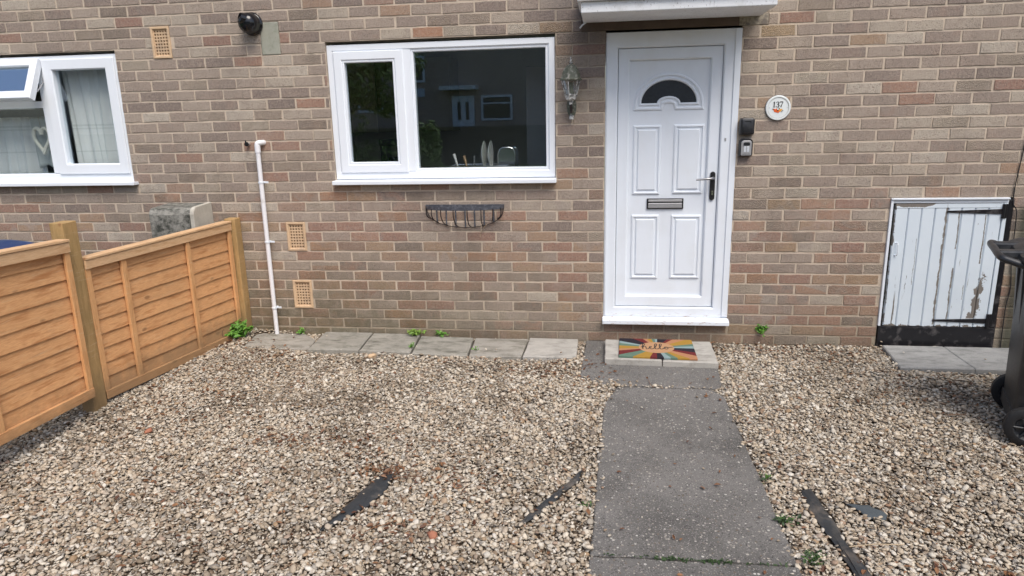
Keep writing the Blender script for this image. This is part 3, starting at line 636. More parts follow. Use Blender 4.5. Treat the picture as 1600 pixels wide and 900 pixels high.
ho = mb.build('heart_ornament', M['heart'], None, smooth=True); tag(ho, 'cream wicker heart hanging in the neighbouring window', 'heart ornament')
mb = MB(); mb.tube([(-4.385, .10, 1.58), (-4.385, .095, 1.735)], .0015, 5); mb.build('string', M['twig'], ho)
# ------------------------------------------------------------------ wall fittings
def air_brick(x0, z0, w_, h_, label):
    t = empty('air_brick', (x0 + w_ / 2, .0, z0), label, 'air brick', 'terracotta air bricks in the wall')
    e = .018; nx, nz = 5, 8; hx = .0125; hz = .0125
    fr = MB(); frame_rect(fr, x0, x0 + w_, z0, z0 + h_, e, -.007, .04); fr.build('frame', M['terracotta'], t)
    g = MB(); ix0, ix1, iz0, iz1 = x0 + e - .001, x0 + w_ - e + .001, z0 + e - .001, z0 + h_ - e + .001
    px = (ix1 - ix0) / (nx + .3); pz = (iz1 - iz0) / (nz + .3)
    xs = [ix0]
    for i in range(nx): c = ix0 + px * (i + .65); xs += [c - hx / 2, c + hx / 2]
    xs.append(ix1); zs = [iz0]
    for i in range(nz): c = iz0 + pz * (i + .65); zs += [c - hz / 2, c + hz / 2]
    zs.append(iz1)
    for i in range(0, len(xs), 2): g.box(xs[i], xs[i + 1], .004, .03, iz0, iz1)
    for k in range(0, len(zs), 2):
        for i in range(1, len(xs) - 1, 2): g.box(xs[i], xs[i + 1], .0045, .03, zs[k], zs[k + 1])
    g.build('grille', M['terracotta'], t)
    b = MB(); b.box(x0 + .004, x0 + w_ - .004, .041, .05, z0 + .004, z0 + h_ - .004); b.build('cavity', M['dark_gap'], t)
air_brick(-3.277, 2.060, .147, .218, 'buff air brick high on the wall beside the neighbouring window')
air_brick(-2.386, .634, .149, .219, 'upper of the two buff air bricks right of the white pipe')
air_brick(-2.380, .183, .152, .221, 'lower of the two buff air bricks right of the white pipe')
# boiler flue
fl = empty('boiler_flue', (-2.49, 0, 2.272), 'glossy black round boiler flue sticking out of the wall by the cement patch', 'flue')
mb = MB(); mb.lathe([(.077, -.001), (.079, -.012), (.073, -.022), (.066, -.026)], 32, (-2.485, 0, 2.268), 'y'); mb.build('wall_collar', M['black_gloss'], fl, smooth=True)
mb = MB(); mb.lathe([(.069, -.02), (.071, -.05), (.069, -.056), (.071, -.062), (.066, -.085), (.055, -.105), (.035, -.12), (.012, -.126)], 32, (-2.485, 0, 2.268), 'y'); mb.build('terminal', M['black_gloss'], fl, smooth=True)
mb = MB(); a = Vector((-2.485, -.085, 2.285)); d = Vector((-.62, -.66, .22)).normalized()
u_ = d.orthogonal().normalized(); v_ = d.cross(u_)
loops = []
for (s_, r_) in ((0, .040), (.03, .039), (.048, .037), (.050, .033), (.01, .030)):
    loops.append([a + d * s_ + (u_ * math.cos(k * math.pi / 12) + v_ * math.sin(k * math.pi / 12)) * r_ for k in range(24)])
mb.loft(loops, True, False, True); mb.build('outlet', M['black_gloss'], fl, smooth=True)
# white pipe
pp = empty('waste_pipe', (-2.53, -.04, -.04), 'thin white plastic pipe running down the brick wall beside the fence', 'pipe')
mb = MB(); mb.tube([(-2.531, -.042, -.06), (-2.530, -.042, .4), (-2.528, -.042, 1.395)], .0165, 16); mb.build('pipe', M['pipe'], pp, smooth=True)
mb = MB(); mb.tube([(-2.528, -.042, 1.375), (-2.528, -.042, 1.425)], .0205, 16); mb.tube(smoothpts([(-2.528, -.042, 1.42), (-2.526, -.041, 1.437), (-2.515, -.035, 1.445), (-2.503, -.02, 1.445), (-2.497, .012, 1.445)], 4), .0195, 16); mb.build('elbow', M['pipe'], pp, smooth=True)
for z in (1.157, .709, .192):
    mb = MB(); mb.lathe([(.0175, -.007), (.0205, -.007), (.0205, .007), (.0175, .007)], 18, (-2.5295, -.042, z)); mb.box(-2.513, -2.476, -.034, -.030, z - .007, z + .007); mb.box(-2.545, -2.515, -.028, -.001, z - .006, z + .006); mb.build('pipe_clip', M['upvc'], pp, .0015)
hk = empty('pipe_stub', (-2.613, 0, 1.437), 'short dull metal pipe stub poking from the wall left of the white pipe', 'pipe stub')
mb = MB(); mb.tube([(-2.613, .01, 1.437), (-2.613, -.03, 1.437)], .012, 10); mb.build('stub', M['silver'], hk)
mb = MB(); mb.lathe([(.017, -.03), (.017, -.042)], 6, (-2.613, 0, 1.437), 'y'); mb.box(-2.618, -2.608, -.05, -.042, 1.43, 1.465); mb.build('nut', M['dark_metal'], hk, .002)
# basket
bk = empty('wall_basket', (-1.0, 0, .81), 'empty black half-round wire hay basket fixed under the kitchen window', 'wall basket')
bx, ba, bd, bz = -1.001, .289, .17, .968
def rim(a): return (bx + ba * math.cos(a), -.012 - bd * math.sin(a))
mb = MB(); n = 30; lo = []
for k in range(n + 1):
    a = math.pi * k / n; x, y = rim(a); x2, y2 = bx + (ba - .004) * math.cos(a), -.012 - (bd - .004) * math.sin(a)
    lo.append([(x, y, bz - .012), (x, y, bz + .012), (x2, y2, bz + .012), (x2, y2, bz - .012)])
mb.loft(lo, True, True, True); mb.box(bx - ba, bx + ba, -.012, -.004, bz - .012, bz + .012); mb.build('rim_band', M['iron_band'], bk)
mb = MB(); back = []
for k in range(25):
    a = math.pi * k / 24; back.append((bx + .282 * math.cos(a), -.010, bz - .008 - .148 * math.sin(a) ** .75))
mb.tube(back, .0030, 7); mb.build('bottom_hoop', M['iron'], bk, smooth=True)
mb = MB()
for k in range(1, 9):
    a = math.pi * k / 9; x, y = rim(a); xb_ = bx + .262 * math.cos(a) * (1.0 if abs(math.cos(a)) < .9 else .98); t_ = math.acos(max(-1, min(1, (xb_ - bx) / .282))); zb = bz - .008 - .148 * math.sin(t_) ** .75
    pts = smoothpts([(x, y, bz - .005), (x, y + .002, bz - .055), ((x + xb_) / 2, y * .72, bz - .055 - (bz - .06 - zb) * .62), (xb_, y * .25, zb + .01), (xb_, -.008, zb)], 5)
    mb.tube(pts, .0040, 6)
mb.build('front_bars', M['iron'], bk, smooth=True)
mb = MB()
for k in range(7):
    x = bx - .21 + k * .07; t_ = math.acos((x - bx) / .282); zb = bz - .008 - .148 * math.sin(t_) ** .75; mb.box(x - .005, x + .005, -.009, -.006, zb, bz - .01)
mb.build('back_bars', M['iron_band'], bk)
mb = MB(); mb.tube(smoothpts([(-.83, -.03, .845), (-.862, -.02, .815), (-.885, -.012, .778), (-.893, -.01, .74)], 5), .0018, 5); tag(mb.build('straw', M['twig']), 'single dry straw hanging down from the wire wall basket', 'straw')
# lantern
ln = empty('wall_lantern', (-.228, 0, 1.57), 'weathered old coach lantern on the bricks between kitchen window and front door', 'wall lantern')
lx, ly = -.227, -.105
def hexloop(r, z, n=6): return [(lx + r * math.cos(math.pi * 2 * k / n + .26), ly + r * math.sin(math.pi * 2 * k / n + .26), z) for k in range(n)]
mb = MB(); mb.loft([hexloop(.074, 1.816), hexloop(.076, 1.822), hexloop(.066, 1.835), hexloop(.060, 1.862), hexloop(.047, 1.892), hexloop(.026, 1.912), hexloop(.010, 1.920)], True, True, True); mb.build('lantern_roof', M['lantern_green'], ln, .002)
mb = MB(); mb.lathe([(.010, 0), (.013, .008), (.006, .016), (.009, .022), (.003, .03), (.004, .045), (.0, .052)], 10, (lx, ly, 1.918)); mb.build('finial', M['lantern_white'], ln, smooth=True)
mb = MB()
for k in range(6):
    p0 = hexloop(.040, 1.724)[k]; p1 = hexloop(.063, 1.816)[k]; mb.tube([p0, p1], .0030, 5)
mb.loft([hexloop(.044, 1.716), hexloop(.044, 1.728), hexloop(.034, 1.728), hexloop(.034, 1.716)], True); mb.build('lantern_frame', M['lantern_white'], ln)
mb = MB(); mb.loft([hexloop(.038, 1.728), hexloop(.060, 1.814)]); mb.build('lantern_glass', M['glass'], ln)
mb = MB(); mb.lathe([(.018, 0), (.020, .03), (.014, .045), (.016, .06), (.010, .085)], 12, (lx, ly, 1.722)); mb.build('bulb_holder', M['lantern_green'], ln, smooth=True)
mb = MB(); mb.loft([hexloop(.042, 1.716), hexloop(.036, 1.694), hexloop(.016, 1.684), hexloop(.012, 1.66)], True, True, True); mb.build('lantern_base', M['lantern_white'], ln)
mb = MB(); mb.tube(smoothpts([(lx, ly, 1.672), (lx, ly + .004, 1.635), (lx, ly + .04, 1.61), (lx, -.02, 1.63), (lx, -.008, 1.65)], 5), .008, 8); mb.tube(smoothpts([(lx, -.02, 1.72), (lx, -.05, 1.70), (lx, -.06, 1.66), (lx, -.03, 1.64)], 5), .005, 8); mb.build('bracket_arm', M['iron'], ln, smooth=True)
mb = MB(); P = [(lx + .033 * math.cos(a) * 1, 1.645 + .072 * math.sin(a)) for a in [2 * math.pi * k / 20 for k in range(20)]]; mb.prism(P, -.014, .001); mb.build('wall_plate', M['lantern_green'], ln, .004)
mb = MB(); mb.lathe([(.0, -.02), (.014, -.016), (.018, 0), (.014, .012), (.0, .016)], 12, (lx, -.035, 1.578)); mb.build('drip_cap', M['lantern_white'], ln, smooth=True)
# door number plaque
pq = empty('number_plaque', (1.137, 0, 1.607), 'round white ceramic house number plaque reading 137 with orange flowers', 'house number')
c_ = (1.137, 0, 1.607)
mb = MB(); mb.lathe([(.074, .0035), (.081, -.003), (.081, -.009), (.077, -.014), (.069, -.0145), (.066, -.0115), (.0, -.0125)], 48, c_, 'y'); mb.build('disc', M['plaque'], pq, smooth=True)
mb = MB(); mb.lathe([(.0825, .003), (.0835, -.001), (.079, -.002), (.07, .002)], 48, c_, 'y'); mb.build('seal_ring', M['ink'], pq)
mb = MB(); mb.loft([[(c_[0] + r_ * math.cos(2 * math.pi * k / 48), yy, c_[2] + r_ * math.sin(2 * math.pi * k / 48)) for k in range(48)] for r_, yy in ((.0672, -.0112), (.0672, -.0132), (.0655, -.0132), (.0655, -.0112))], True); mb.build('painted_ring', M['cement'], pq)
ny = -.0133
def strokes(lst, y, h=.0007):
    mb = MB()
    for pts in lst: r = ribbon(pts, .004, y, 'xz', h); mb.add(r.v, r.f)
    return mb
def S(pts, n=5): return [(p.x, p.y, p.z) for p in smoothpts(pts, n)]
X0, Z0, H = 1.1045, 1.611, .036
one = [[(X0 + .005, Z0, .0065), (X0 + .0062, Z0 + H, .0065)], [(X0 + .0062, Z0 + H - .002, .003), (X0 + .002, Z0 + H - .004, .003), (X0 - .002, Z0 + H - .008, .001)], [(X0 - .003, Z0 + .001, .002), (X0 + .013, Z0 + .001, .002)]]
tx = X0 + .0185
three = [S([(tx, Z0 + H - .008, .005), (tx + .004, Z0 + H - .002, .003), (tx + .010, Z0 + H - .001, .003), (tx + .0155, Z0 + H - .006, .006), (tx + .0145, Z0 + H - .013, .006), (tx + .006, Z0 + H / 2 + .001, .0025)]),
         S([(tx + .006, Z0 + H / 2 + .001, .0025), (tx + .0145, Z0 + H / 2 - .002, .005), (tx + .017, Z0 + .010, .0075), (tx + .013, Z0 + .003, .005), (tx + .007, Z0 + .001, .003), (tx + .001, Z0 + .003, .003), (tx - .001, Z0 + .008, .006)])]
sx_ = X0 + .042
seven = [[(sx_, Z0 + H - .009, .002), (sx_ + .001, Z0 + H, .002)], [(sx_ + .001, Z0 + H - .002, .0055), (sx_ + .019, Z0 + H - .002, .0055)], S([(sx_ + .019, Z0 + H - .003, .003), (sx_ + .012, Z0 + H / 2, .0045), (sx_ + .008, Z0 + .008, .007), (sx_ + .0075, Z0, .007)])]
mb = strokes([[(p[0] * 1, p[1], p[2]) for p in s_] for s_ in one + three + seven], ny); mb.build('numerals', M['ink'], pq)
def blobs(lst, y, mat, name):
    mb = MB()
    for k, (x, z, r_) in enumerate(lst):
        P = [(x + r_ * (1 + .28 * math.cos(5 * a + k)) * math.cos(a), z + r_ * (1 + .28 * math.cos(5 * a + k)) * math.sin(a)) for a in [2 * math.pi * i / 20 for i in range(20)]]; mb.prism(P, y - .0002 * k, y + .0006)
    return mb.build(name, mat, pq)
blobs([(1.123, 1.590, .012), (1.137, 1.584, .009), (1.112, 1.596, .006)], ny, M['orange'], 'painted_flowers'); blobs([(1.150, 1.591, .008), (1.159, 1.597, .004)], ny - .0004, M['yellow'], 'painted_flowers')
blobs([(1.104, 1.600, .0035), (1.144, 1.603, .0035), (1.166, 1.590, .003), (1.135, 1.592, .0035), (1.160, 1.583, .0025), (1.139, 1.609, .002)], ny - .0009, M['leaf_dark'], 'painted_leaves')
for sxx in (1.080, 1.194): mb = MB(); mb.lathe([(.0025, 0), (.0025, -.003)], 8, (sxx, -.0115, 1.609), 'y'); mb.build('screw', M['silver'], pq)
# key safes
def rr_poly(x0, x1, z0, z1, r, n=5, rt=None):
    rt = r if rt is None else rt; P = []
    for (cx, cz, a0, q) in ((x1 - r, z0 + r, -90, r), (x1 - rt, z1 - rt, 0, rt), (x0 + rt, z1 - rt, 90, rt), (x0 + r, z0 + r, 180, r)):
        for k in range(n + 1): a = R(a0 + 90 * k / n); P.append((cx + q * math.cos(a), cz + q * math.sin(a)))
    return P
k1 = empty('key_safe', (.94, 0, 1.49), 'upper key safe beside the door frame, hidden under its black weather cover', 'key safe', 'key safes beside the front door')
mb = MB(); P = rr_poly(.893, .990, 1.436, 1.548, .012, 5, .02); mb.loft([[(x, -.0, z) for x, z in P], [(x, -.030, z) for x, z in P], [(x, -.042, z) for x, z in poly_offset(P, -.004)], [(x, -.047, z) for x, z in poly_offset(P, -.014)]], True, True, True); mb.build('weather_cover', M['black_plastic'], k1, smooth=True)
mb = MB(); mb.box(.922, .962, -.0495, -.047, 1.522, 1.530); mb.box(.9605, .964, -.0495, -.047, 1.508, 1.530); mb.build('cover_tab', M['black_plastic'], k1, .001)
k2 = empty('key_safe', (.945, 0, 1.355), 'lower key safe beside the door frame, with a silver push-button face', 'key safe', 'key safes beside the front door')
mb = MB(); P = rr_poly(.899, .984, 1.296, 1.411, .010, 5, .022); mb.loft([[(x, 0, z) for x, z in P], [(x, -.034, z) for x, z in P], [(x, -.040, z) for x, z in poly_offset(P, -.005)]], True, True, True); mb.build('body', M['black_plastic'], k2, smooth=True)
mb = MB(); P = rr_poly(.908, .975, 1.302, 1.400, .006, 5, .016); mb.prism(P, -.046, -.041); mb.build('face', M['silver'], k2, .002)
mb = MB(); P = rr_poly(.922, .964, 1.368, 1.389, .004, 4, .010); mb.prism(P, -.050, -.047); mb.build('slider', M['black_plastic'], k2, .001)
mb = MB()
for i in range(5):
    for j in range(2): mb.box(.926 + j * .02, .940 + j * .02, -.048, -.0465, 1.327 + i * .0075, 1.332 + i * .0075)
mb.build('buttons', M['upvc'], k2)
mb = ribbon([(.917 + .0045 * i, 1.311 + (.0022 if i % 2 else -.0022), .0022) for i in range(12)], .0022, -.0468, 'xz', .0006); mb.build('lettering', M['ink'], k2)
# ------------------------------------------------------------------ meter cupboard
mc = empty('meter_cupboard', (1.93, 0, .11), 'low white wooden meter cupboard door with peeling paint and black strap hinges', 'meter cupboard')
local(mc)
def L(mb, off=(1.93, 0, .11)):
    mb.v = [(x - off[0], y - off[1], z - off[2]) for x, y, z in mb.v]; return mb
mb = MB(); mb.box(1.907, 2.666, .03, .1, -.2, 1.003); L(mb).build('cupboard_back', M['dark_gap'], mc)
mb = MB(); mb.box(1.906, 1.922, -.012, .03, .115, .992); mb.box(1.906, 2.634, -.02, .03, .993, 1.004); mb.box(1.923, 2.634, -.006, .03, .970, .9925); L(mb).build('door_frame', M['upvc'], mc, .002)
mb = MB(); mb.box(2.634, 2.667, -.008, .03, .115, .99); mb.box(1.909, 2.667, -.010, .03, -.12, .112); L(mb).build('black_surround', M['black_paint'], mc, .004)
mb = MB(); x = 1.940; xe = 2.604
for i in range(8):
    x1 = x + (xe - x) * 1 / (8 - i); dz = random.uniform(-.002, .002)
    P = [(x + .0012, .02), (x1 - .0012, .02), (x1 - .0012, -.0005), (x1 - .006, -.006 + dz * .3), (x + .006, -.006 + dz * .3), (x + .0012, -.0005)]
    mb.loft([[(a, b, .117 + dz) for a, b in P], [(a, b, .936 + dz) for a, b in P]], True, True, True); x = x1
mb.box(1.940, 2.604, -.0075, .02, .938, .966)
dr_ = L(mb).build('plank_door', M['peel'], mc)
mb = MB(); mb.box(2.607, 2.632, -.007, .02, .12, .968); L(mb).build('hanging_stile', M['peel'], mc, .002)
for (xa, z, nm) in ((2.262, .912, 0), (2.255, .160, 1)):
    mb = MB(); P = [(xa, z - .005), (2.600, z - .017), (2.600, z + .017), (xa, z + .007)]; mb.prism(P, -.012, -.0075); mb.tube([(2.606, -.012, z - .045), (2.606, -.012, z + .05)], .010, 10); mb.box(2.606, 2.63, -.012, -.0075, z - .045, z + .05)
    L(mb).build('strap_hinge', M['black_paint'], mc, .001)
mb = MB(); mb.tube(smoothpts([(1.962, -.006, .70), (1.972, -.022, .70), (1.976, -.024, .66), (1.974, -.022, .62), (1.963, -.006, .618)], 4), .0035, 8); L(mb).build('pull_handle', M['upvc'], mc, smooth=True)
# cable down the wall
mb = MB(); mb.tube(smoothpts([(2.80, -.006, 5.0), (2.79, -.006, 2.6), (2.676, -.008, 1.346), (2.655, -.008, .997), (2.685, -.014, .9), (2.70, -.008, .6), (2.722, -.008, .40), (2.708, -.012, .26), (2.716, -.008, -.05)], 6), .0035, 6); tag(mb.build('wall_cable', M['ink'], None, smooth=True), 'thin black cable running down the bricks right of the meter cupboard', 'cable')
# ------------------------------------------------------------------ GROUND
def Hg(x, y):
    x = np.asarray(x, float); y = np.asarray(y, float)
    s = np.clip((-x - 1.9) / 1.0, 0, 1); s = s * s * (3 - 2 * s); q = np.clip((x - 1.3) / .6, 0, 1); q = q * q * (3 - 2 * q)
    return -.050 + .042 * s + .006 * q + .014 * np.exp(-((y + .5) / .12) ** 2) * (x < -.15) * (x > -2.3) + .006 * np.sin(x * 3.1 + 1.3 * y) * np.cos(y * 2.7 - x) + .004 * np.sin(x * 9 + y * 7)
def grid_sheet(x0, x1, y0, y1, st, name, mat, dz):
    xs = np.arange(x0, x1 + st / 2, st); ys = np.arange(y0, y1 + st / 2, st); XX, YY = np.meshgrid(xs, ys); ZZ = Hg(XX, YY) + dz
    mb = MB(); mb.v = [tuple(p) for p in np.stack([XX.ravel(), YY.ravel(), ZZ.ravel()], 1).tolist()]; w_ = len(xs)
    mb.f = [(j * w_ + i, j * w_ + i + 1, (j + 1) * w_ + i + 1, (j + 1) * w_ + i) for j in range(len(ys) - 1) for i in range(w_ - 1)]
    return mb.build(name, mat, None, smooth=True)
tag(grid_sheet(-7, 6, -9, .1, .1, 'gravel_bed', M['soil'], -.012), kind='structure')
mb = MB(); mb.add([(-120, -160, -.13), (120, -160, -.13), (120, 60, -.13), (-120, 60, -.13)], [(0, 1, 2, 3)]); tag(mb.build('ground', M['grass']), kind='structure')
# path
def slab_poly(mb, P, z0, z1, jit=0., seed=0, n=10):
    rr = random.Random(seed); Q = []
    for i in range(len(P)):
        a = Vector(P[i]); b = Vector(P[(i + 1) % len(P)]); k_ = max(1, int((b - a).length / .06)) if jit else 1
        for k in range(k_):
            p = a.lerp(b, k / k_); Q.append((p.x + (rr.uniform(-jit, jit) if k else 0), p.y + (rr.uniform(-jit, jit) if k else 0)))
    mb.loft([[(x, y, z0) for x, y in Q], [(x, y, z1 - .006) for x, y in Q], [(x, y, z1) for x, y in poly_offset(Q, -.006)]], True, True, True); return mb
PZ = -.040
mb = MB()
slab_poly(mb, [(-.145, -.735), (-.02, -.845), (.085, -.868), (.70, -.868), (.735, -.80), (.785, .02), (-.120, .02)], -.14, PZ, .003, 1)
slab_poly(mb, [(.010, -1.15), (-.040, -2.585), (.722, -2.570), (.718, -1.0), (.655, -.882), (.090, -.884)], -.14, PZ - .004, .003, 2)
slab_poly(mb, [(-.042, -2.600), (-.10, -5.5), (.73, -5.5), (.723, -2.586)], -.14, PZ - .002, .003, 3)
tag(mb.build('path', M['path']), kind='structure')
# paving slabs along the wall
def slab(P, z, mat, label, group, seed, th=.07, cat='paving slab', tilt=0.):
    mb = MB(); slab_poly(mb, P, z - th, z, .0025, seed)
    if tilt: mb.v = [(x, y, zz + tilt * (y + .2)) for x, y, zz in mb.v]
    o = mb.build('paving_slab', mat); tag(o, label, cat, group); return o
G1 = 'paving slabs laid along the foot of the wall'
slab([(-2.64, -.385), (-2.13, -.385), (-2.165, -.16), (-2.30, -.035), (-2.70, -.03)], -.020, M['slab_a'], 'leftmost beige paving slab at the foot of the white pipe', G1, 11)
slab([(-2.11, -.425), (-1.735, -.418), (-1.765, -.008), (-2.145, -.010)], -.006, M['slab_b'], 'mossy paving slab second from the left along the wall', G1, 12)
slab([(-1.727, -.418), (-1.350, -.430), (-1.385, -.012), (-1.757, -.008)], -.010, M['slab_b'], 'dark paving slab third from the left, ending at the bright green weed', G1, 13)
slab([(-1.338, -.425), (-.935, -.455), (-.965, -.050), (-1.375, -.030)], -.018, M['slab_b'], 'rough mossy paving slab fourth from the left, right of the bright weed', G1, 14)
slab([(-.924, -.440), (-.558, -.430), (-.550, -.040), (-.952, -.045)], -.022, M['slab_a'], 'grey paving slab fifth from the left under the kitchen window', G1, 15)
slab([(-.546, -.445), (-.178, -.435), (-.180, -.035), (-.540, -.030)], -.017, M['slab_c'], 'palest paving slab at the right end of the row by the path', G1, 16)
G2 = 'two slabs forming the door step'
slab([(.016, -.500), (.391, -.512), (.391, -.10), (.019, -.085)], .002, M['slab_c'], 'left slab of the raised door step under the mat', G2, 17, .042)
slab([(.397, -.516), (.752, -.530), (.762, -.085), (.396, -.10)], .000, M['slab_c'], 'right slab of the raised door step, showing pale beside the mat', G2, 18, .04)
G3 = 'two slabs in front of the meter cupboard'
slab([(1.875, -.505), (2.318, -.500), (2.322, -.060), (1.930, -.060)], -.010, M['slab_d'], 'left blue-grey slab in front of the meter cupboard', G3, 19, .035)
slab([(2.322, -.500), (2.78, -.505), (2.80, -.060), (2.326, -.060)], -.011, M['slab_d'], 'right blue-grey slab in front of the meter cupboard beside the black bin', G3, 20, .035)
# door mat
def mat_mat():
    t = NT('coir_mat'); p = t.coord(); X, Y, Z = t.sep(p)
    a = t.math('ADD', t.math('DIVIDE', t.math('ARCTAN2', Y, X), 2 * math.pi), .5)
    NV = (.012, .015, .03); RD = (.15, .02, .027); PK = (.46, .225, .12); YL = (.40, .235, .045); TL = (.12, .21, .16); PB = (.26, .36, .37)
    edge = [(-.26, -.035, PK), (-.26, -.076, RD), (-.26, -.159, TL), (-.177, -.2, YL), (-.058, -.2, RD), (-.012, -.2, NV), (.033, -.2, PB), (.074, -.2, TL), (.116, -.2, YL), (.19, -.2, PK), (.26, -.165, RD), (.26, -.095, NV), (.26, -.012, PB), (.26, .043, TL), (.26, .09, YL),
            (.235, .2, PK), (.14, .2, RD), (.095, .2, NV), (.02, .2, PB), (.0, .2, TL), (-.02, .2, YL), (-.054, .2, PK), (-.083, .2, RD), (-.157, .2, NV), (-.26, .145, PB), (-.26, .09, TL), (-.26, .035, YL)]
    st = [(0, YL)] + sorted([((math.atan2(y_, x_) / (2 * math.pi) + .5) % 1, c_) for x_, y_, c_ in edge], key=lambda q: q[0])
    c = t.ramp(a, st[:32], 'CONSTANT')
    e = t.math('ADD', t.math('POWER', t.math('DIVIDE', X, .120), 2.), t.math('POWER', t.math('DIVIDE', Y, .115), 2.))
    c = t.mix(t.math('LESS_THAN', e, 1.), c, (.50, .29, .16))
    c = t.mix(t.mr(t.noise(p, 240, 3, .7), .45, .75, 0, .5), c, (.2, .13, .08))
    return t.done(c, .95, t.bump(t.noise(p, 450, 3, .8), 1., .004), spec=.1)
mt = empty('door_mat', (.370, -.292, .003), 'colourful sunburst door mat reading hello on the step', 'door mat')
local(mt)
mb = MB(); P = [(-.262, -.190), (.252, -.212), (.258, .187), (-.250, .196)]
mb.loft([[(x, y, 0) for x, y in P], [(x, y, .010) for x, y in P], [(x, y, .013) for x, y in poly_offset(P, -.003)]], True, True, True); mb.build('coir_pile', mat_mat(), mt)
hs = [(-.105, .005), (-.090, .02), (-.078, .060), (-.084, .075), (-.092, .055), (-.094, -.035), (-.092, .0), (-.080, .018), (-.072, .008), (-.070, -.030), (-.060, -.034), (-.050, -.015), (-.038, .002), (-.034, .018), (-.044, .018), (-.048, -.008), (-.040, -.034), (-.026, -.030), (-.010, .0), (.004, .055), (.0, .078), (-.010, .055), (-.010, -.02), (.0, -.034), (.014, -.022), (.026, .01), (.038, .060), (.033, .080), (.024, .055), (.024, -.018), (.033, -.034), (.046, -.020), (.060, .012), (.070, .010), (.060, -.0), (.054, -.018), (.064, -.034), (.078, -.018), (.074, .006), (.090, .004), (.110, .012)]
pts = [(p.x, p.y, .006) for p in smoothpts([(a, b, 0) for a, b in hs], 5)]
ribbon(pts, .006, .0134, 'xy', .0012).build('lettering', M['ink'], mt)
# ---- liner scraps
LINERS = [
 ([(-1.150, -2.545), (-1.118, -2.40), (-1.078, -2.235), (-1.035, -2.08), (-1.005, -2.035), (-.962, -2.09), (-.965, -2.22), (-1.005, -2.33), (-1.085, -2.46)], 'liner', 'black weed membrane showing as a pointed tear left of the path', 'weed membrane'),
 ([(-.345, -2.44), (-.30, -2.33), (-.232, -2.22), (-.19, -2.14), (-.118, -1.99), (-.088, -1.93), (-.098, -2.02), (-.165, -2.15), (-.215, -2.26), (-.28, -2.37)], 'liner', 'narrow strip of black membrane exposed close to the path edge', 'weed membrane'),
 ([(.872, -2.03), (.918, -2.02), (.935, -2.18), (.945, -2.36), (.955, -2.50), (.975, -2.68), (.905, -2.70), (.900, -2.52), (.885, -2.33), (.868, -2.18)], 'liner', 'long black membrane strip right of the path running out of the picture', 'weed membrane'),
 ([(1.035, -2.135), (1.12, -2.14), (1.165, -2.20), (1.15, -2.245), (1.085, -2.235)], 'slate', 'flat dark slate piece lying in the gravel right of the long black strip', 'slate')]
for k, (P, mm, lab, cat) in enumerate(LINERS):
    mb = MB(); rr = random.Random(k); n = len(P)
    Q = []
    for i in range(n):
        a = Vector(P[i]); b = Vector(P[(i + 1) % n])
        for s_ in range(3): p = a.lerp(b, s_ / 3); Q.append((p.x + rr.uniform(-.006, .006), p.y + rr.uniform(-.006, .006)))
    cxy = (sum(p[0] for p in Q) / len(Q), sum(p[1] for p in Q) / len(Q))
    def zz(x, y, e): return float(Hg(x, y)) + e
    loops = [[(x, y, zz(x, y, .0)) for x, y in Q], [(x, y, zz(x, y, .004)) for x, y in Q], [(x, y, zz(x, y, .010)) for x, y in poly_offset(Q, -.010)], [(x * .5 + cxy[0] * .5, y * .5 + cxy[1] * .5, zz(x, y, .012)) for x, y in Q]]
    mb.loft(loops, True, True, True)
    tag(mb.build('slate_piece' if mm == 'slate' else 'weed_membrane', M[mm], None, smooth=True), lab, cat, 'black membrane scraps in the gravel' if mm == 'liner' else None)
# ---- pebbles
def in_poly(x, y, P):
    c = np.zeros(x.shape, bool); n = len(P); j = n - 1
    for i in range(n):
        xi, yi = P[i]; xj, yj = P[j]
        t_ = ((yi > y) != (yj > y)) & (x < (xj - xi) * (y - yi) / ((yj - yi) if yj != yi else 1e-9) + xi); c ^= t_; j = i
    return c
EXC = [[(-.145, -.735), (-.02, -.845), (.085, -.868), (.70, -.868), (.735, -.80), (.785, .02), (-.120, .02)], [(.010, -1.15), (-.040, -2.585), (-.10, -5.5), (.73, -5.5), (.722, -2.57), (.718, -1.0), (.655, -.882), (.090, -.87)],
       [(-2.64, -.385), (-2.13, -.385), (-2.165, -.16), (-2.30, -.035), (-2.70, -.03)], [(-2.11, -.425), (-1.735, -.42), (-.935, -.45), (-.18, -.44), (-.18, -.02), (-2.145, -.01)],
       [(1.875, -.505), (2.78, -.505), (2.80, -.06), (1.93, -.06)]] + [poly_offset(l[0], .010) for l in LINERS]
def octa():
    v = [(1, 0, 0), (-1, 0, 0), (0, 1, 0), (0, -1, 0), (0, 0, 1), (0, 0, -1)]; f = [(0, 2, 4), (2, 1, 4), (1, 3, 4), (3, 0, 4), (2, 0, 5), (1, 2, 5), (3, 1, 5), (0, 3, 5)]
    v = [Vector(a) for a in v]; mid = {}; nf = []
    def md(a, b):
        k = (min(a, b), max(a, b))
        if k not in mid: v.append(((v[a] + v[b]) / 2).normalized()); mid[k] = len(v) - 1
        return mid[k]
    for a, b, c in f: ab, bc, ca = md(a, b), md(b, c), md(c, a); nf += [(a, ab, ca), (ab, b, bc), (ca, bc, c), (ab, bc, ca)]
    return np.array([tuple(a) for a in v]), np.array(nf)
OV, OF = octa()
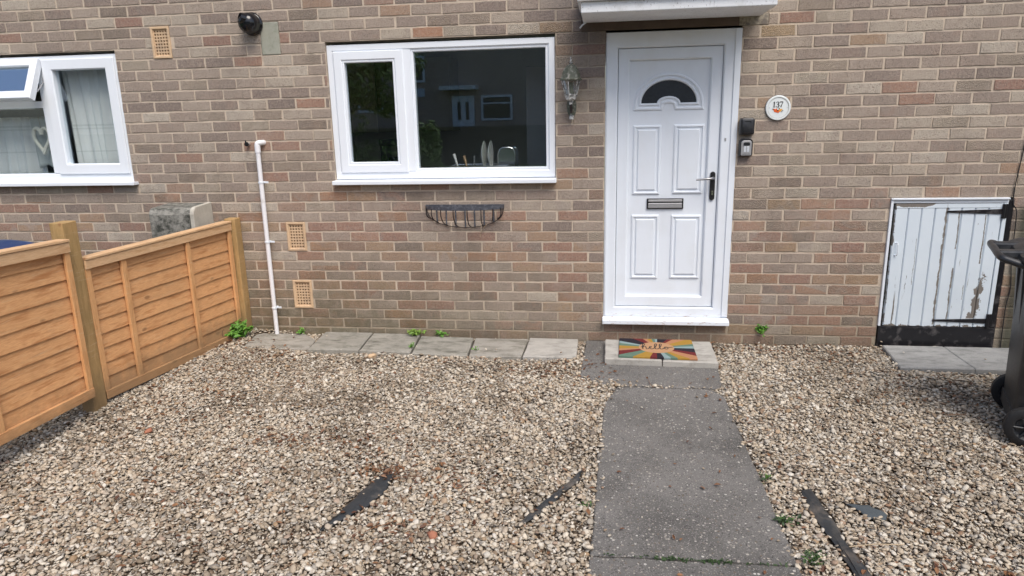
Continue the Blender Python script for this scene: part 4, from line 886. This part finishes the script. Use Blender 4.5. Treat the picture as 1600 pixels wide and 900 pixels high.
def stones_mesh(name, cx, cy, cz, sz, tilt, mat, flat=(.35, .6)):
    n = len(cx); nv = len(OV)
    base = OV[None] * (1 + rng.normal(0, .165, (n, nv, 1))) ; base = np.sign(base) * np.abs(base) ** .85
    ax = np.stack([np.ones(n), rng.uniform(.6, .95, n), rng.uniform(*flat, n)], 1) * sz[:, None]
    P = base * ax[:, None, :]
    yaw = rng.uniform(0, 2 * np.pi, n); t1 = rng.normal(0, tilt, n); t2 = rng.normal(0, tilt, n)
    c, s = np.cos(t1), np.sin(t1); x, y, z = P[..., 0], P[..., 1], P[..., 2]
    y, z = y * c[:, None] - z * s[:, None], y * s[:, None] + z * c[:, None]
    c, s = np.cos(t2), np.sin(t2); x, z = x * c[:, None] + z * s[:, None], -x * s[:, None] + z * c[:, None]
    c, s = np.cos(yaw), np.sin(yaw); x, y = x * c[:, None] - y * s[:, None], x * s[:, None] + y * c[:, None]
    V = np.stack([x + cx[:, None], y + cy[:, None], z + cz[:, None]], 2).reshape(-1, 3).astype(np.float32)
    F = (OF[None] + (np.arange(n) * nv)[:, None, None]).reshape(-1, 3).astype(np.int32)
    me = bpy.data.meshes.new(name); me.vertices.add(len(V)); me.vertices.foreach_set('co', V.ravel()); me.loops.add(F.size); me.loops.foreach_set('vertex_index', F.ravel())
    me.polygons.add(len(F)); me.polygons.foreach_set('loop_start', np.arange(0, F.size, 3, dtype=np.int32)); me.polygons.foreach_set('loop_total', np.full(len(F), 3, np.int32))
    me.polygons.foreach_set('use_smooth', np.ones(len(F), bool)); me.materials.append(mat); me.update(); me.validate()
    o = bpy.data.objects.new(name, me); COL.objects.link(o); return o
def scatter(st, layer):
    xs = np.arange(-3.45, 3.1, st); ys = np.arange(-3.7, .02, st); XX, YY = np.meshgrid(xs, ys); x = XX.ravel() + rng.uniform(-.55, .55, XX.size) * st; y = YY.ravel() + rng.uniform(-.55, .55, XX.size) * st
    # only where the garden can be seen, with a margin for other viewpoints
    keep = (np.abs(x + .15) < 1.35 + (y + 4.9) * .95) & (y < .0)
    ex = np.zeros(x.shape, bool); jx = x + rng.normal(0, .008, x.shape); jy = y + rng.normal(0, .008, x.shape)
    for P in EXC: ex |= in_poly(jx, jy, P)
    step = in_poly(x, y, [(.0, -.53), (.77, -.54), (.77, 0), (0, 0)])
    keep &= ~ex & ~step
    return x[keep], y[keep]
a = []
for (st, dz, lo_, hi_) in (((.0125, .002, .0030, .0065),) + ((.0190, -.004, .0085, .0160), (.0180, .006, .0055, .0165))):
    x, y = scatter(st, 0)
    if lo_ > .005: k_ = rng.uniform(0, 1, len(x)) < .93 - .38 * np.clip((np.sin(x * 4.3 + 2 * np.sin(y * 3.1)) * np.sin(y * 5.7 + 1.7 * np.sin(x * 2.9)) - .35) * 3, 0, 1); x = x[k_]; y = y[k_]
    s_ = lo_ + (hi_ - lo_) * rng.beta(1.6, 2.4, len(x)); z = Hg(x, y) + dz + rng.normal(0, .003, len(x)); a.append((x, y, z, s_))
x, y = scatter(.075, 0); a.append((x, y, Hg(x, y) + .012, rng.uniform(.012, .019, len(x))))
# strays that have rolled onto the path and the slabs
n = 420; x = rng.uniform(-.2, .85, n); y = rng.uniform(-3.2, -.55, n); edge = np.minimum(np.abs(x - (-.0)), np.abs(x - .715)); k_ = (rng.uniform(0, 1, n) < np.exp(-edge / .035) + .03) & in_poly(x, y, EXC[1]); 
x = x[k_]; y = y[k_]; a.append((x, y, np.full(len(x), PZ + .003), rng.uniform(.004, .010, len(x))))
n = 70; x = rng.normal(.03, .07, n); y = rng.normal(-.86, .035, n); k_ = in_poly(x, y, EXC[0]) | in_poly(x, y, EXC[1]); x = x[k_]; y = y[k_]; a.append((x, y, np.full(len(x), PZ + .005), rng.uniform(.006, .012, len(x))))
n = 40; x = rng.uniform(.1, .75, n); y = rng.normal(-.875, .01, n); a.append((x, y, np.full(len(x), PZ + .003), rng.uniform(.004, .009, len(x))))
n = 60; x = rng.uniform(-2.6, 2.7, n); y = rng.uniform(-.46, -.02, n); k_ = ~in_poly(x, y, [(-.2, -1), (.9, -1), (.9, .1), (-.2, .1)]) & (rng.uniform(0, 1, n) < .3); x = x[k_]; y = y[k_]; a.append((x, y, np.full(len(x), .004), rng.uniform(.004, .010, len(x))))
n = 1500; x = rng.uniform(-1.2, 1.2, n); y = rng.uniform(-2.75, -1.9, n); k_ = np.zeros(n, bool)
for l_ in LINERS: k_ |= in_poly(x, y, poly_offset(l_[0], .012)) & ~in_poly(x, y, poly_offset(l_[0], -.003)) & (rng.uniform(0, 1, n) < .8) | in_poly(x, y, l_[0]) & (rng.uniform(0, 1, n) < .03)
x = x[k_]; y = y[k_]; a.append((x, y, Hg(x, y) + .012, rng.uniform(.005, .013, len(x))))
X_, Y_, Z_, S_ = [np.concatenate([q[i] for q in a]) for i in range(4)]
tag(stones_mesh('gravel', X_, Y_, Z_, S_, .36, M['stone'], (.24, .48)), 'pale flint gravel covering the front garden', 'gravel', kind='stuff')
print('stones', len(X_))
# a few individual bigger stones
for (x, y, s_, mname, lab) in ((-1.60, -.52, .034, 'terracotta', 'big tan pebble near the slabs under the left end of the window'), (-2.42, -1.78, .030, 'red', 'terracotta-coloured stone fragment near the fence post'), (-.66, -2.55, .024, 'red', 'reddish broken stone in the gravel near the pointed membrane tear')):
    if mname == 'red' and 'redstone' not in M: M['redstone'] = simple('red_stone', (.36, .15, .09), .9, .25, 40, .5, 200)
    o = stones_mesh('loose_stone', np.array([x]), np.array([y]), np.array([float(Hg(x, y)) + .016]), np.array([s_]), .1, M['terracotta' if mname == 'terracotta' else 'redstone']); tag(o, lab, 'stone')
# dead leaves and twigs
def leaf_quads(n, posf, size, mat, name, curl=.5):
    V = []; F = []
    for i in range(n):
        p, nrm = posf(i); p = Vector(p); nrm = Vector(nrm).normalized(); a = nrm.orthogonal().normalized(); a.rotate(Matrix.Rotation(random.uniform(0, 6.28), 3, nrm)); b = nrm.cross(a)
        s_ = size * random.uniform(.6, 1.4); w_ = s_ * random.uniform(.35, .6); h = s_ * curl * random.uniform(.2, 1); o = len(V)
        V += [p - a * s_, p - a * s_ * .3 + b * w_ + nrm * h, p - a * s_ * .2, p - a * s_ * .3 - b * w_ + nrm * h * .8, p + a * s_ * .5 + b * w_ * .7 + nrm * h * .7, p + a * s_ * .5 + nrm * h * .15, p + a * s_ * .5 - b * w_ * .7 + nrm * h, p + a * s_ + nrm * h * .4]
        F += [(o, o + 2, o + 1), (o, o + 3, o + 2), (o + 1, o + 2, o + 5, o + 4), (o + 2, o + 3, o + 6, o + 5), (o + 4, o + 5, o + 7), (o + 5, o + 6, o + 7)]
    mb = MB(); mb.v = [tuple(v) for v in V]; mb.f = F
    return mb
SPOTS = [(-2.5, -1.0, .35), (-2.4, -1.5, .3), (-1.6, -1.75, .12), (-1.2, -1.8, .18), (-.35, -.62, .2), (-.2, -.7, .2), (-2.3, -.55, .12), (-1.9, -2.4, .3), (-.7, -2.1, .15), (1.5, -.2, .2), (1.1, -.12, .2), (-2.8, -.3, .15), (-.9, -2.5, .12), (2.0, -.8, .3), (1.3, -2.6, .2), (-1.0, -2.05, .08)]
def lp(i):
    if random.random() < .75: c = random.choice(SPOTS); x, y = random.gauss(c[0], c[2]), random.gauss(c[1], c[2] * .6)
    else: x, y = random.uniform(-2.8, 2.3), random.uniform(-3., -.05)
    y = min(y, -.02); x = max(x, -2.78)
    return (x, y, max(float(Hg(x, y)) + .014, PZ + .004 if -.1 < x < .8 else -1)), (random.gauss(0, .3), random.gauss(0, .3), 1)
mb = leaf_quads(1500, lp, .0125, None, '')
for i in range(46):
    (x, y, z), _ = lp(i); a_ = random.uniform(0, 6.28); l_ = random.uniform(.02, .07)
    mb.tube([(x - l_ * math.cos(a_), y - l_ * math.sin(a_), z + .003), (x, y, z + .007), (x + l_ * math.cos(a_ + .2), y + l_ * math.sin(a_ + .2), z + .004)], .0018, 5)
tag(mb.build('leaf_litter', M['dead']), 'scattered brown dead leaves and twigs lying on the gravel', 'dead leaves', kind='stuff')
mb = MB(); mb.tube([(.93, -2.475, -.022), (1.03, -2.455, -.018), (1.14, -2.44, -.024)], .0022, 6); tag(mb.build('dry_stalk', M['twig']), 'pale straight stalk lying across the long membrane strip', 'stalk')
# ------------------------------------------------------------------ FENCE
def fence_panel(y0, y1, xa, xb, zb0, zb1, zt0, zt1, battens, label, nb):
    """panel between y0 (near) and y1 (far); x runs xa..xb, bottom zb0..zb1, top zt0..zt1"""
    t = empty('timber_fence', (xa, y0, zb0), label, 'fence panel', 'overlap timber fence panels')
    def P(u, y_off, z):  # u 0..1 along, y_off = outwards (+x) , z fraction
        y = y0 + (y1 - y0) * u; x = xa + (xb - xa) * u + y_off; zz = (zb0 + (zb1 - zb0) * u) * (1 - z) + (zt0 + (zt1 - zt0) * u) * z
        return (x, y, zz)
    rr = random.Random(nb); mb = MB(); H_ = 1.0
    for i in range(nb):
        a = .045 + (H_ - .075) * i / nb; b = a + (H_ - .075) / nb + .022
        n = 12; lo = []
        w1 = [rr.gauss(0, .0014) for _ in range(n + 1)]
        for k in range(n + 1):
            u = k / n
            lo.append([P(u, .0125, a + w1[k]), P(u, .001, b), P(u, -.005, b), P(u, .004, a + w1[k])])
        mb.loft(lo, True, True, True)
    mb.build('boards', M['fence'], t)
    Ln = abs(y1 - y0)
    for k, u in enumerate(battens):
        du = .019 / Ln; mb = MB(); u0, u1 = max(0, u - du), min(1, u + du)
        mb.hexa([P(u0, .015, .0), P(u1, .015, 0), P(u1, .032, 0), P(u0, .032, 0), P(u0, .015, .985), P(u1, .015, .985), P(u1, .032, .985), P(u0, .032, .985)]); mb.build('batten', M['fence_v'], t, .002)
    mb = MB(); mb.hexa([P(0, -.02, .925), P(1, -.02, .925), P(1, .040, .925), P(0, .040, .925), P(0, -.02, .985), P(1, -.02, .985), P(1, .040, .985), P(0, .040, .985)]); mb.build('top_rail', M['fence_top'], t, .002)
    mb = MB(); mb.hexa([P(0, -.028, .987), P(1, -.028, .987), P(1, .046, .987), P(0, .046, .987), P(0, -.028, 1.004), P(1, -.028, 1.004), P(1, .046, 1.004), P(0, .046, 1.004)]); mb.build('capping', M['fence_top'], t, .003)
    mb = MB(); mb.hexa([P(0, .0145, 0), P(1, .0145, 0), P(1, .036, 0), P(0, .036, 0), P(0, .0145, .06), P(1, .0145, .06), P(1, .036, .06), P(0, .036, .06)]); mb.build('bottom_rail', M['fence'], t, .002)
fence_panel(-1.49, -.095, -2.905, -2.815, .03, -.03, .87, .875, (.013, .21, .64, .987), 'complete low timber fence panel between the two posts, ending at the brick wall', 9)
fence_panel(-3.42, -1.625, -2.845, -2.865, .15, .105, 1.06, 1.0, (.01, .33, .66, .99), 'taller timber fence panel nearest the camera, cut off by the picture edge', 9)
def fpost(x0, x1, y0, y1, zt, label):
    mb = MB(); n = 4; lo = []
    for k in range(n + 1):
        z = -.2 + (zt + .2) * k / n; lo.append([(x0, y0, z), (x1, y0, z), (x1, y1, z), (x0, y1, z)])
    mb.loft(lo, True, True, True)
    tag(mb.build('fence_post', M['post'], None, .005), label, 'fence post', 'square timber fence posts')
fpost(-2.950, -2.872, -1.600, -1.495, 1.085, 'taller greenish timber post standing between the two fence panels')
fpost(-2.835, -2.748, -.088, -.004, .892, 'timber fence post standing against the brick wall')
mb = MB(); mb.lathe([(.0, -.002), (.010, -.001), (.013, .0)], 10, (-2.8745, -1.53, .055), 'x'); tag(mb.build('post_knot', M['iron']), 'dark bolt head near the foot of the taller fence post', 'bolt')
tf = empty('added_shade_fence', (3.3, -3, -.1), 'unseen board fence added to shade the ground on the right', 'fence')  # out-of-view fence, put in to darken the gravel on the right
for (y0_, y1_) in ((-2.75, -.95), (-4.6, -2.8), (-6.45, -4.65)):
    mb = MB(); yy = y0_
    while yy < y1_ - .05: mb.box(3.30 + .012 * (int(yy * 10) % 2), 3.315 + .012 * (int(yy * 10) % 2), yy, yy + .112, -.05, 1.75); yy += .1
    mb.build('boards', M['post'], tf)
    mb = MB(); mb.box(3.29, 3.39, y0_ - .05, y0_ + .05, -.2, 1.8); mb.build('post', M['post'], tf, .004)
# concrete meter box beyond fence
cb = empty('concrete_box', (-3.14, 0, -.05), 'weathered grey concrete box with rounded top against the wall beyond the fence', 'concrete box')
prof = [(-.25, -.2), (-.25, .945), (-.240, .975), (-.215, .992), (-.0, 1.005), (-.0, -.2)]
mb = MB(); mb.loft([[(-3.325, y, z) for y, z in prof], [(-3.0, y, z) for y, z in prof]], True, True, True); mb.build('box_body', M['box_conc'], cb, .006)
prof2 = [(-.255, -.2), (-.255, .950), (-.243, .982), (-.216, .999), (-.0, 1.012), (-.0, -.2)]
mb = MB(); mb.loft([[(-2.999, y, z) for y, z in prof2], [(-2.967, y, z) for y, z in prof2]], True, True, True); mb.build('end_slab', M['box_side'], cb, .006)
# ------------------------------------------------------------------ wheelie bins
def wheelie(loc, rz, body_m, lid_m, label):
    t = empty('wheelie_bin', loc, label, 'wheelie bin', None, rz); local(t)
    # local frame: back (wheels, handle) faces -x, width along y
    def ring(x0, x1, w_, z, r=.05, n=4):
        P = []
        for (cx, cy, a0) in ((x1 - r, w_ - r, 0), (x0 + r, w_ - r, 90), (x0 + r, -w_ + r, 180), (x1 - r, -w_ + r, 270)):
            for k in range(n + 1): a = R(a0 + 90 * k / n); P.append((cx + r * math.cos(a), cy + r * math.sin(a), z))
        return P
    mb = MB(); mb.loft([ring(.085, .50, .20, .05), ring(.065, .52, .215, .09), ring(.06, .56, .232, .45), ring(.05, .60, .245, .86), ring(.03, .62, .262, .865), ring(.03, .62, .262, .90), ring(.045, .605, .25, .90)], True, True, True); mb.build('body', body_m, t, smooth=True)
    for y in (-.17, .0, .17):
        mb = MB(); mb.hexa([(.088, y - .02, .10), (.105, y - .02, .10), (.105, y + .02, .10), (.088, y + .02, .10), (.036, y - .025, .86), (.055, y - .025, .86), (.055, y + .025, .86), (.036, y + .025, .86)]); mb.build('rib', body_m, t, .006)
    mb = MB(); mb.loft([ring(-.005, .645, .285, .905), ring(-.010, .650, .29, .915), ring(-.005, .645, .288, .935), ring(.03, .61, .26, .955), ring(.10, .55, .21, .975), ring(.2, .45, .14, .982)], True, True, True); mb.build('lid', lid_m, t, smooth=True)
    mb = MB(); mb.tube(smoothpts([(.04, -.24, .885), (-.055, -.235, .915), (-.085, -.20, .925), (-.088, 0, .928), (-.085, .20, .925), (-.055, .235, .915), (.04, .24, .885)], 5), .017, 10); mb.build('handle_bar', body_m, t, smooth=True)
    for y in (-.12, .12):
        mb = MB(); mb.hexa([(-.09, y - .03, .905), (.02, y - .03, .905), (.02, y + .03, .905), (-.09, y + .03, .905), (-.09, y - .03, .945), (.05, y - .03, .952), (.05, y + .03, .952), (-.09, y + .03, .945)]); mb.build('hinge', lid_m, t, .01)
    mb = MB(); mb.tube([(.12, -.265, .10), (.12, .265, .10)], .011, 10); mb.box(.06, .16, -.19, .19, .07, .14); mb.build('axle', body_m, t)
    for y in (-.255, .255):
        mb = MB(); mb.lathe([(.062, -.024), (.088, -.026), (.100, -.018), (.100, .018), (.088, .026), (.062, .024)], 32, (.12, y, .10), 'y', False); wo = mb.build('wheel', M['rubber'], t, smooth=True)
        mb = MB(); mb.lathe([(.0, -.022), (.018, -.022), (.022, -.008), (.050, -.006), (.060, -.020), (.064, -.022), (.066, .02), (.0, .02)], 24, (.12, y, .10), 'y')
        for k in range(6): a_ = k * math.pi / 3; mb.tube([(.12 + .02 * math.cos(a_), y - .018, .10 + .02 * math.sin(a_)), (.12 + .06 * math.cos(a_), y - .018, .10 + .06 * math.sin(a_))], .005, 6)
        mb.build('hub', body_m, wo)
    return t
wheelie((2.042, -1.227, -.045), R(-21), M['bin_plastic'], M['bin_plastic'], 'black wheelie bin cut off by the right edge, on the gravel')
wheelie((-3.23, -1.62, -.01), R(183), M['blue_plastic'], M['blue_plastic'], 'dark blue wheelie bin lid peeping over the fence from next door')
# ------------------------------------------------------------------ plants
def weed(loc, h, r, nleaf, mat, label, name='weed', stems=9, ls=.018, stemmat='leaf'):
    t = empty(name, loc, label, 'weed'); rr = random.Random(int(abs(loc[0]) * 1000) + nleaf)
    mb = MB(); tips = []
    for k in range(stems):
        a_ = rr.uniform(0, 6.28); d = rr.uniform(.2, 1) * r; hh = h * rr.uniform(.5, 1) * (1 - .35 * d / r)
        pts = [(loc[0], loc[1], loc[2]), (loc[0] + d * .45 * math.cos(a_), loc[1] + d * .45 * math.sin(a_), loc[2] + hh * .6), (loc[0] + d * math.cos(a_), min(loc[1] + d * math.sin(a_), -.006), loc[2] + hh)]
        sp = smoothpts(pts, 5); tips.append(sp); mb.tube(sp, [.0022 - .0012 * i / len(sp) for i in range(len(sp))], 5)
    mb.build('stem', M[stemmat], t)
    def pf(i):
        sp = rr.choice(tips); p = sp[int(rr.uniform(.25, 1) * (len(sp) - 1))]; q = Vector((rr.gauss(0, .012), rr.gauss(0, .012), rr.gauss(0, .008))); p = p + q; p.y = min(p.y, -.006)
        return p, (rr.gauss(0, .55), rr.gauss(-.25, .55), 1)
    random.seed(nleaf); leaf_quads(nleaf, pf, ls, None, '', .25).build('leaf', mat, t)
weed((-2.765, -.20, -.02), .165, .12, 330, M['leaf'], 'bushy green weed growing where the fence meets the wall', 'weed', 22, .019)
weed((-1.405, -.05, -.01), .06, .07, 80, M['leaf_y'], 'bright lime green weed on the slabs below the left window pane', 'weed', 8, .016, 'leaf_y')
weed((-1.22, -.035, -.015), .045, .06, 50, M['leaf'], 'low darker green weed just right of the lime green one', 'weed', 8, .011)
weed((-1.37, -.34, -.005), .03, .03, 26, M['leaf'], 'tiny green sprig in the joint between the third and fourth slabs', 'weed', 5, .009)
weed((-2.34, -.03, -.02), .055, .05, 60, M['leaf'], 'small green sprig at the foot of the wall right of the white pipe', 'weed', 7, .010)
weed((1.12, -.012, .04), .085, .05, 90, M['leaf'], 'small feathery fern growing from the wall base between the door and meter cupboard', 'weed', 9, .011)
weed((-.90, -.35, -.01), .02, .025, 20, M['leaf'], 'tiny green tuft between the fourth and fifth slabs', 'weed', 4, .008)
weed((.775, -2.56, -.045), .05, .05, 80, M['leaf_dark'], 'dark green moss tuft on the right path edge near the bottom of the picture', 'weed', 8, .009)
weed((.745, -2.30, -.045), .04, .04, 60, M['leaf_dark'], 'dark weed tuft on the right path edge, second from the bottom', 'weed', 8, .009)
weed((.74, -1.95, -.045), .03, .03, 40, M['leaf_dark'], 'small dark weed tuft at the path edge beside the top of the long black strip', 'weed', 8, .008)
weed((-.06, -2.25, -.045), .025, .025, 26, M['leaf_dark'], 'tiny weed at the left edge of the path', 'weed', 6, .008)
mb = leaf_quads(150, lambda i: ((random.choice([random.gauss(.27, .05), random.gauss(.43, .03), random.uniform(.0, .7)]), -2.592 + random.gauss(0, .006) , -.038), (random.gauss(0, .5), random.gauss(0, .5), 1)), .007, None, '')
tag(mb.build('moss', M['leaf_dark']), 'green moss growing in the crack across the path', 'moss', kind='stuff')
mb = MB(); mb.tube(smoothpts([(-2.80, -.32, .0), (-2.815, -.33, .06), (-2.80, -.335, .10)], 4), .002, 5); tag(mb.build('dead_twig', M['bark']), 'thin brown dead twig leaning against the fence by the bushy weed', 'stem')
# ------------------------------------------------------------------ THE OTHER SIDE OF THE STREET (seen only as a reflection in the glass)
oh = empty('facing_house', (-4, -25, 0), 'brick house row across the way, seen only reflected in the kitchen window', 'house')
t = NT('far_brick'); br = t.n('TexBrick'); t.put(br.inputs['Vector'], t.mapping(t.pos(), (1, 1, 1), (R(90), 0, 0))); t.put(br.inputs['Scale'], 4.4); t.put(br.inputs['Color1'], (.36, .27, .24, 1)); t.put(br.inputs['Color2'], (.48, .37, .32, 1)); t.put(br.inputs['Mortar'], (.28, .22, .17, 1)); t.put(br.inputs['Mortar Size'], .02)
M['far_brick'] = t.done(br.outputs[0], .9)
mb = MB(); mb.box(-26, 16, -31, -25, -.2, 5.7); mb.build('wall', M['far_brick'], oh)
mb = MB(); mb.add([(-26, -24.6, 5.7), (16, -24.6, 5.7), (16, -28, 7.9), (-26, -28, 7.9), (-26, -31.4, 5.7), (16, -31.4, 5.7)], [(0, 1, 2, 3), (3, 2, 5, 4), (0, 4, 5, 1), (0, 3, 4), (1, 5, 2)]); mb.build('roof', M['roof_tile'], oh)
for (x0, x1, z0, z1) in ((-5.25, -3.9, 1.55, 2.6), (-9.0, -7.65, 3.2, 4.3), (-10.7, -9.6, 2.0, 3.0), (-2.0, -.6, 3.2, 4.3), (-14, -12.7, 3.2, 4.3)):
    mb = MB(); y = -24.99
    for (a, b, c, d) in ((x0, x1, z0, z0 + .09), (x0, x1, z1 - .09, z1), (x0, x0 + .09, z0 + .09, z1 - .09), (x1 - .09, x1, z0 + .09, z1 - .09), (x0 + .09, x1 - .09, z1 - .36, z1 - .30)): mb.box(a, b, y, y + .06, c, d)
    wo = mb.build('window', M['upvc'], oh); g = MB(); g.box(x0 + .09, x1 - .09, y, y + .02, z0 + .09, z1 - .36); g.box(x0 + .09, x1 - .09, y, y + .02, z1 - .30, z1 - .09); g.build('pane', M['obscure'], wo)
mb = MB(); mb.box(-6.5, -5.55, -24.99, -24.93, .55, 2.6); do = mb.build('door', M['upvc'], oh); mb = MB()
for x in (-6.27, -5.92): mb.box(x, x + .14, -24.928, -24.92, 1.6, 2.35)
mb.build('pane', M['obscure'], do)
mb = MB(); mb.box(-6.9, -5.35, -25, -24.3, 2.84, 3.0); mb.build('canopy', M['canopy'], oh)
mb = MB(); mb.box(-8.45, -7.7, -24.99, -24.95, 2.6, 2.95); mb.build('nameplate', M['sign_blue'], oh)
mb = MB(); mb.box(-26, -5.0 + 21, -22.0, -21.9, -.13, 1.35); tag(mb.build('board_fence', simple('dark_fence', (.09, .07, .055), .9, .3, 10)), 'dark board fence across the way, seen only reflected in the kitchen window', 'fence')
def crown(name, c, rad, nl, ls, mat, label, cat, trunk=None):
    t = empty(name, (c[0], c[1], -.13), label, cat); rr = random.Random(nl); clumps = []
    for k in range(26):
        while True:
            q = Vector((rr.uniform(-1, 1), rr.uniform(-1, 1), rr.uniform(-1, 1)))
            if .3 < q.length < 1: break
        clumps.append((Vector(c) + Vector((q.x * rad[0], q.y * rad[1], q.z * rad[2])), rr.uniform(.2, .4)))
    def pf(i):
        cc, r_ = rr.choice(clumps); q = Vector((rr.gauss(0, 1), rr.gauss(0, 1), rr.gauss(0, 1))).normalized(); return cc + Vector((q.x * rad[0], q.y * rad[1], q.z * rad[2])) * r_, q + Vector((0, 0, .5))
    leaf_quads(nl, pf, ls, None, '', .3).build('crown', mat, t)
    mb = MB(); mb.tube([(c[0], c[1], -.13), (c[0] + .05, c[1], c[2] * .5), (c[0], c[1], c[2])], [trunk or .05, (trunk or .05) * .8, .02], 8)
    for k in range(6): p = clumps[k][0]; mb.tube([(c[0], c[1], c[2] * .6), tuple(p)], [.03, .01], 6)
    mb.build('trunk', M['bark'], t)
crown('garden_tree', (-6.6, -12, 3.0), (1.9, 1.2, 1.6), 5200, .07, M['tree_leaf'], 'leafy tree across the way, reflected dark green in the left window pane', 'tree', .12)
crown('garden_bush', (-4.55, -12, .75), (.55, .6, .8), 2000, .05, M['tree_leaf'], 'green bush across the way, reflected low in the wide window pane', 'bush')
crown('garden_hedge', (-7.2, -11.6, .8), (1.9, .6, .95), 5200, .05, M['tree_leaf'], 'clipped hedge across the way, reflected in the left window pane', 'hedge')
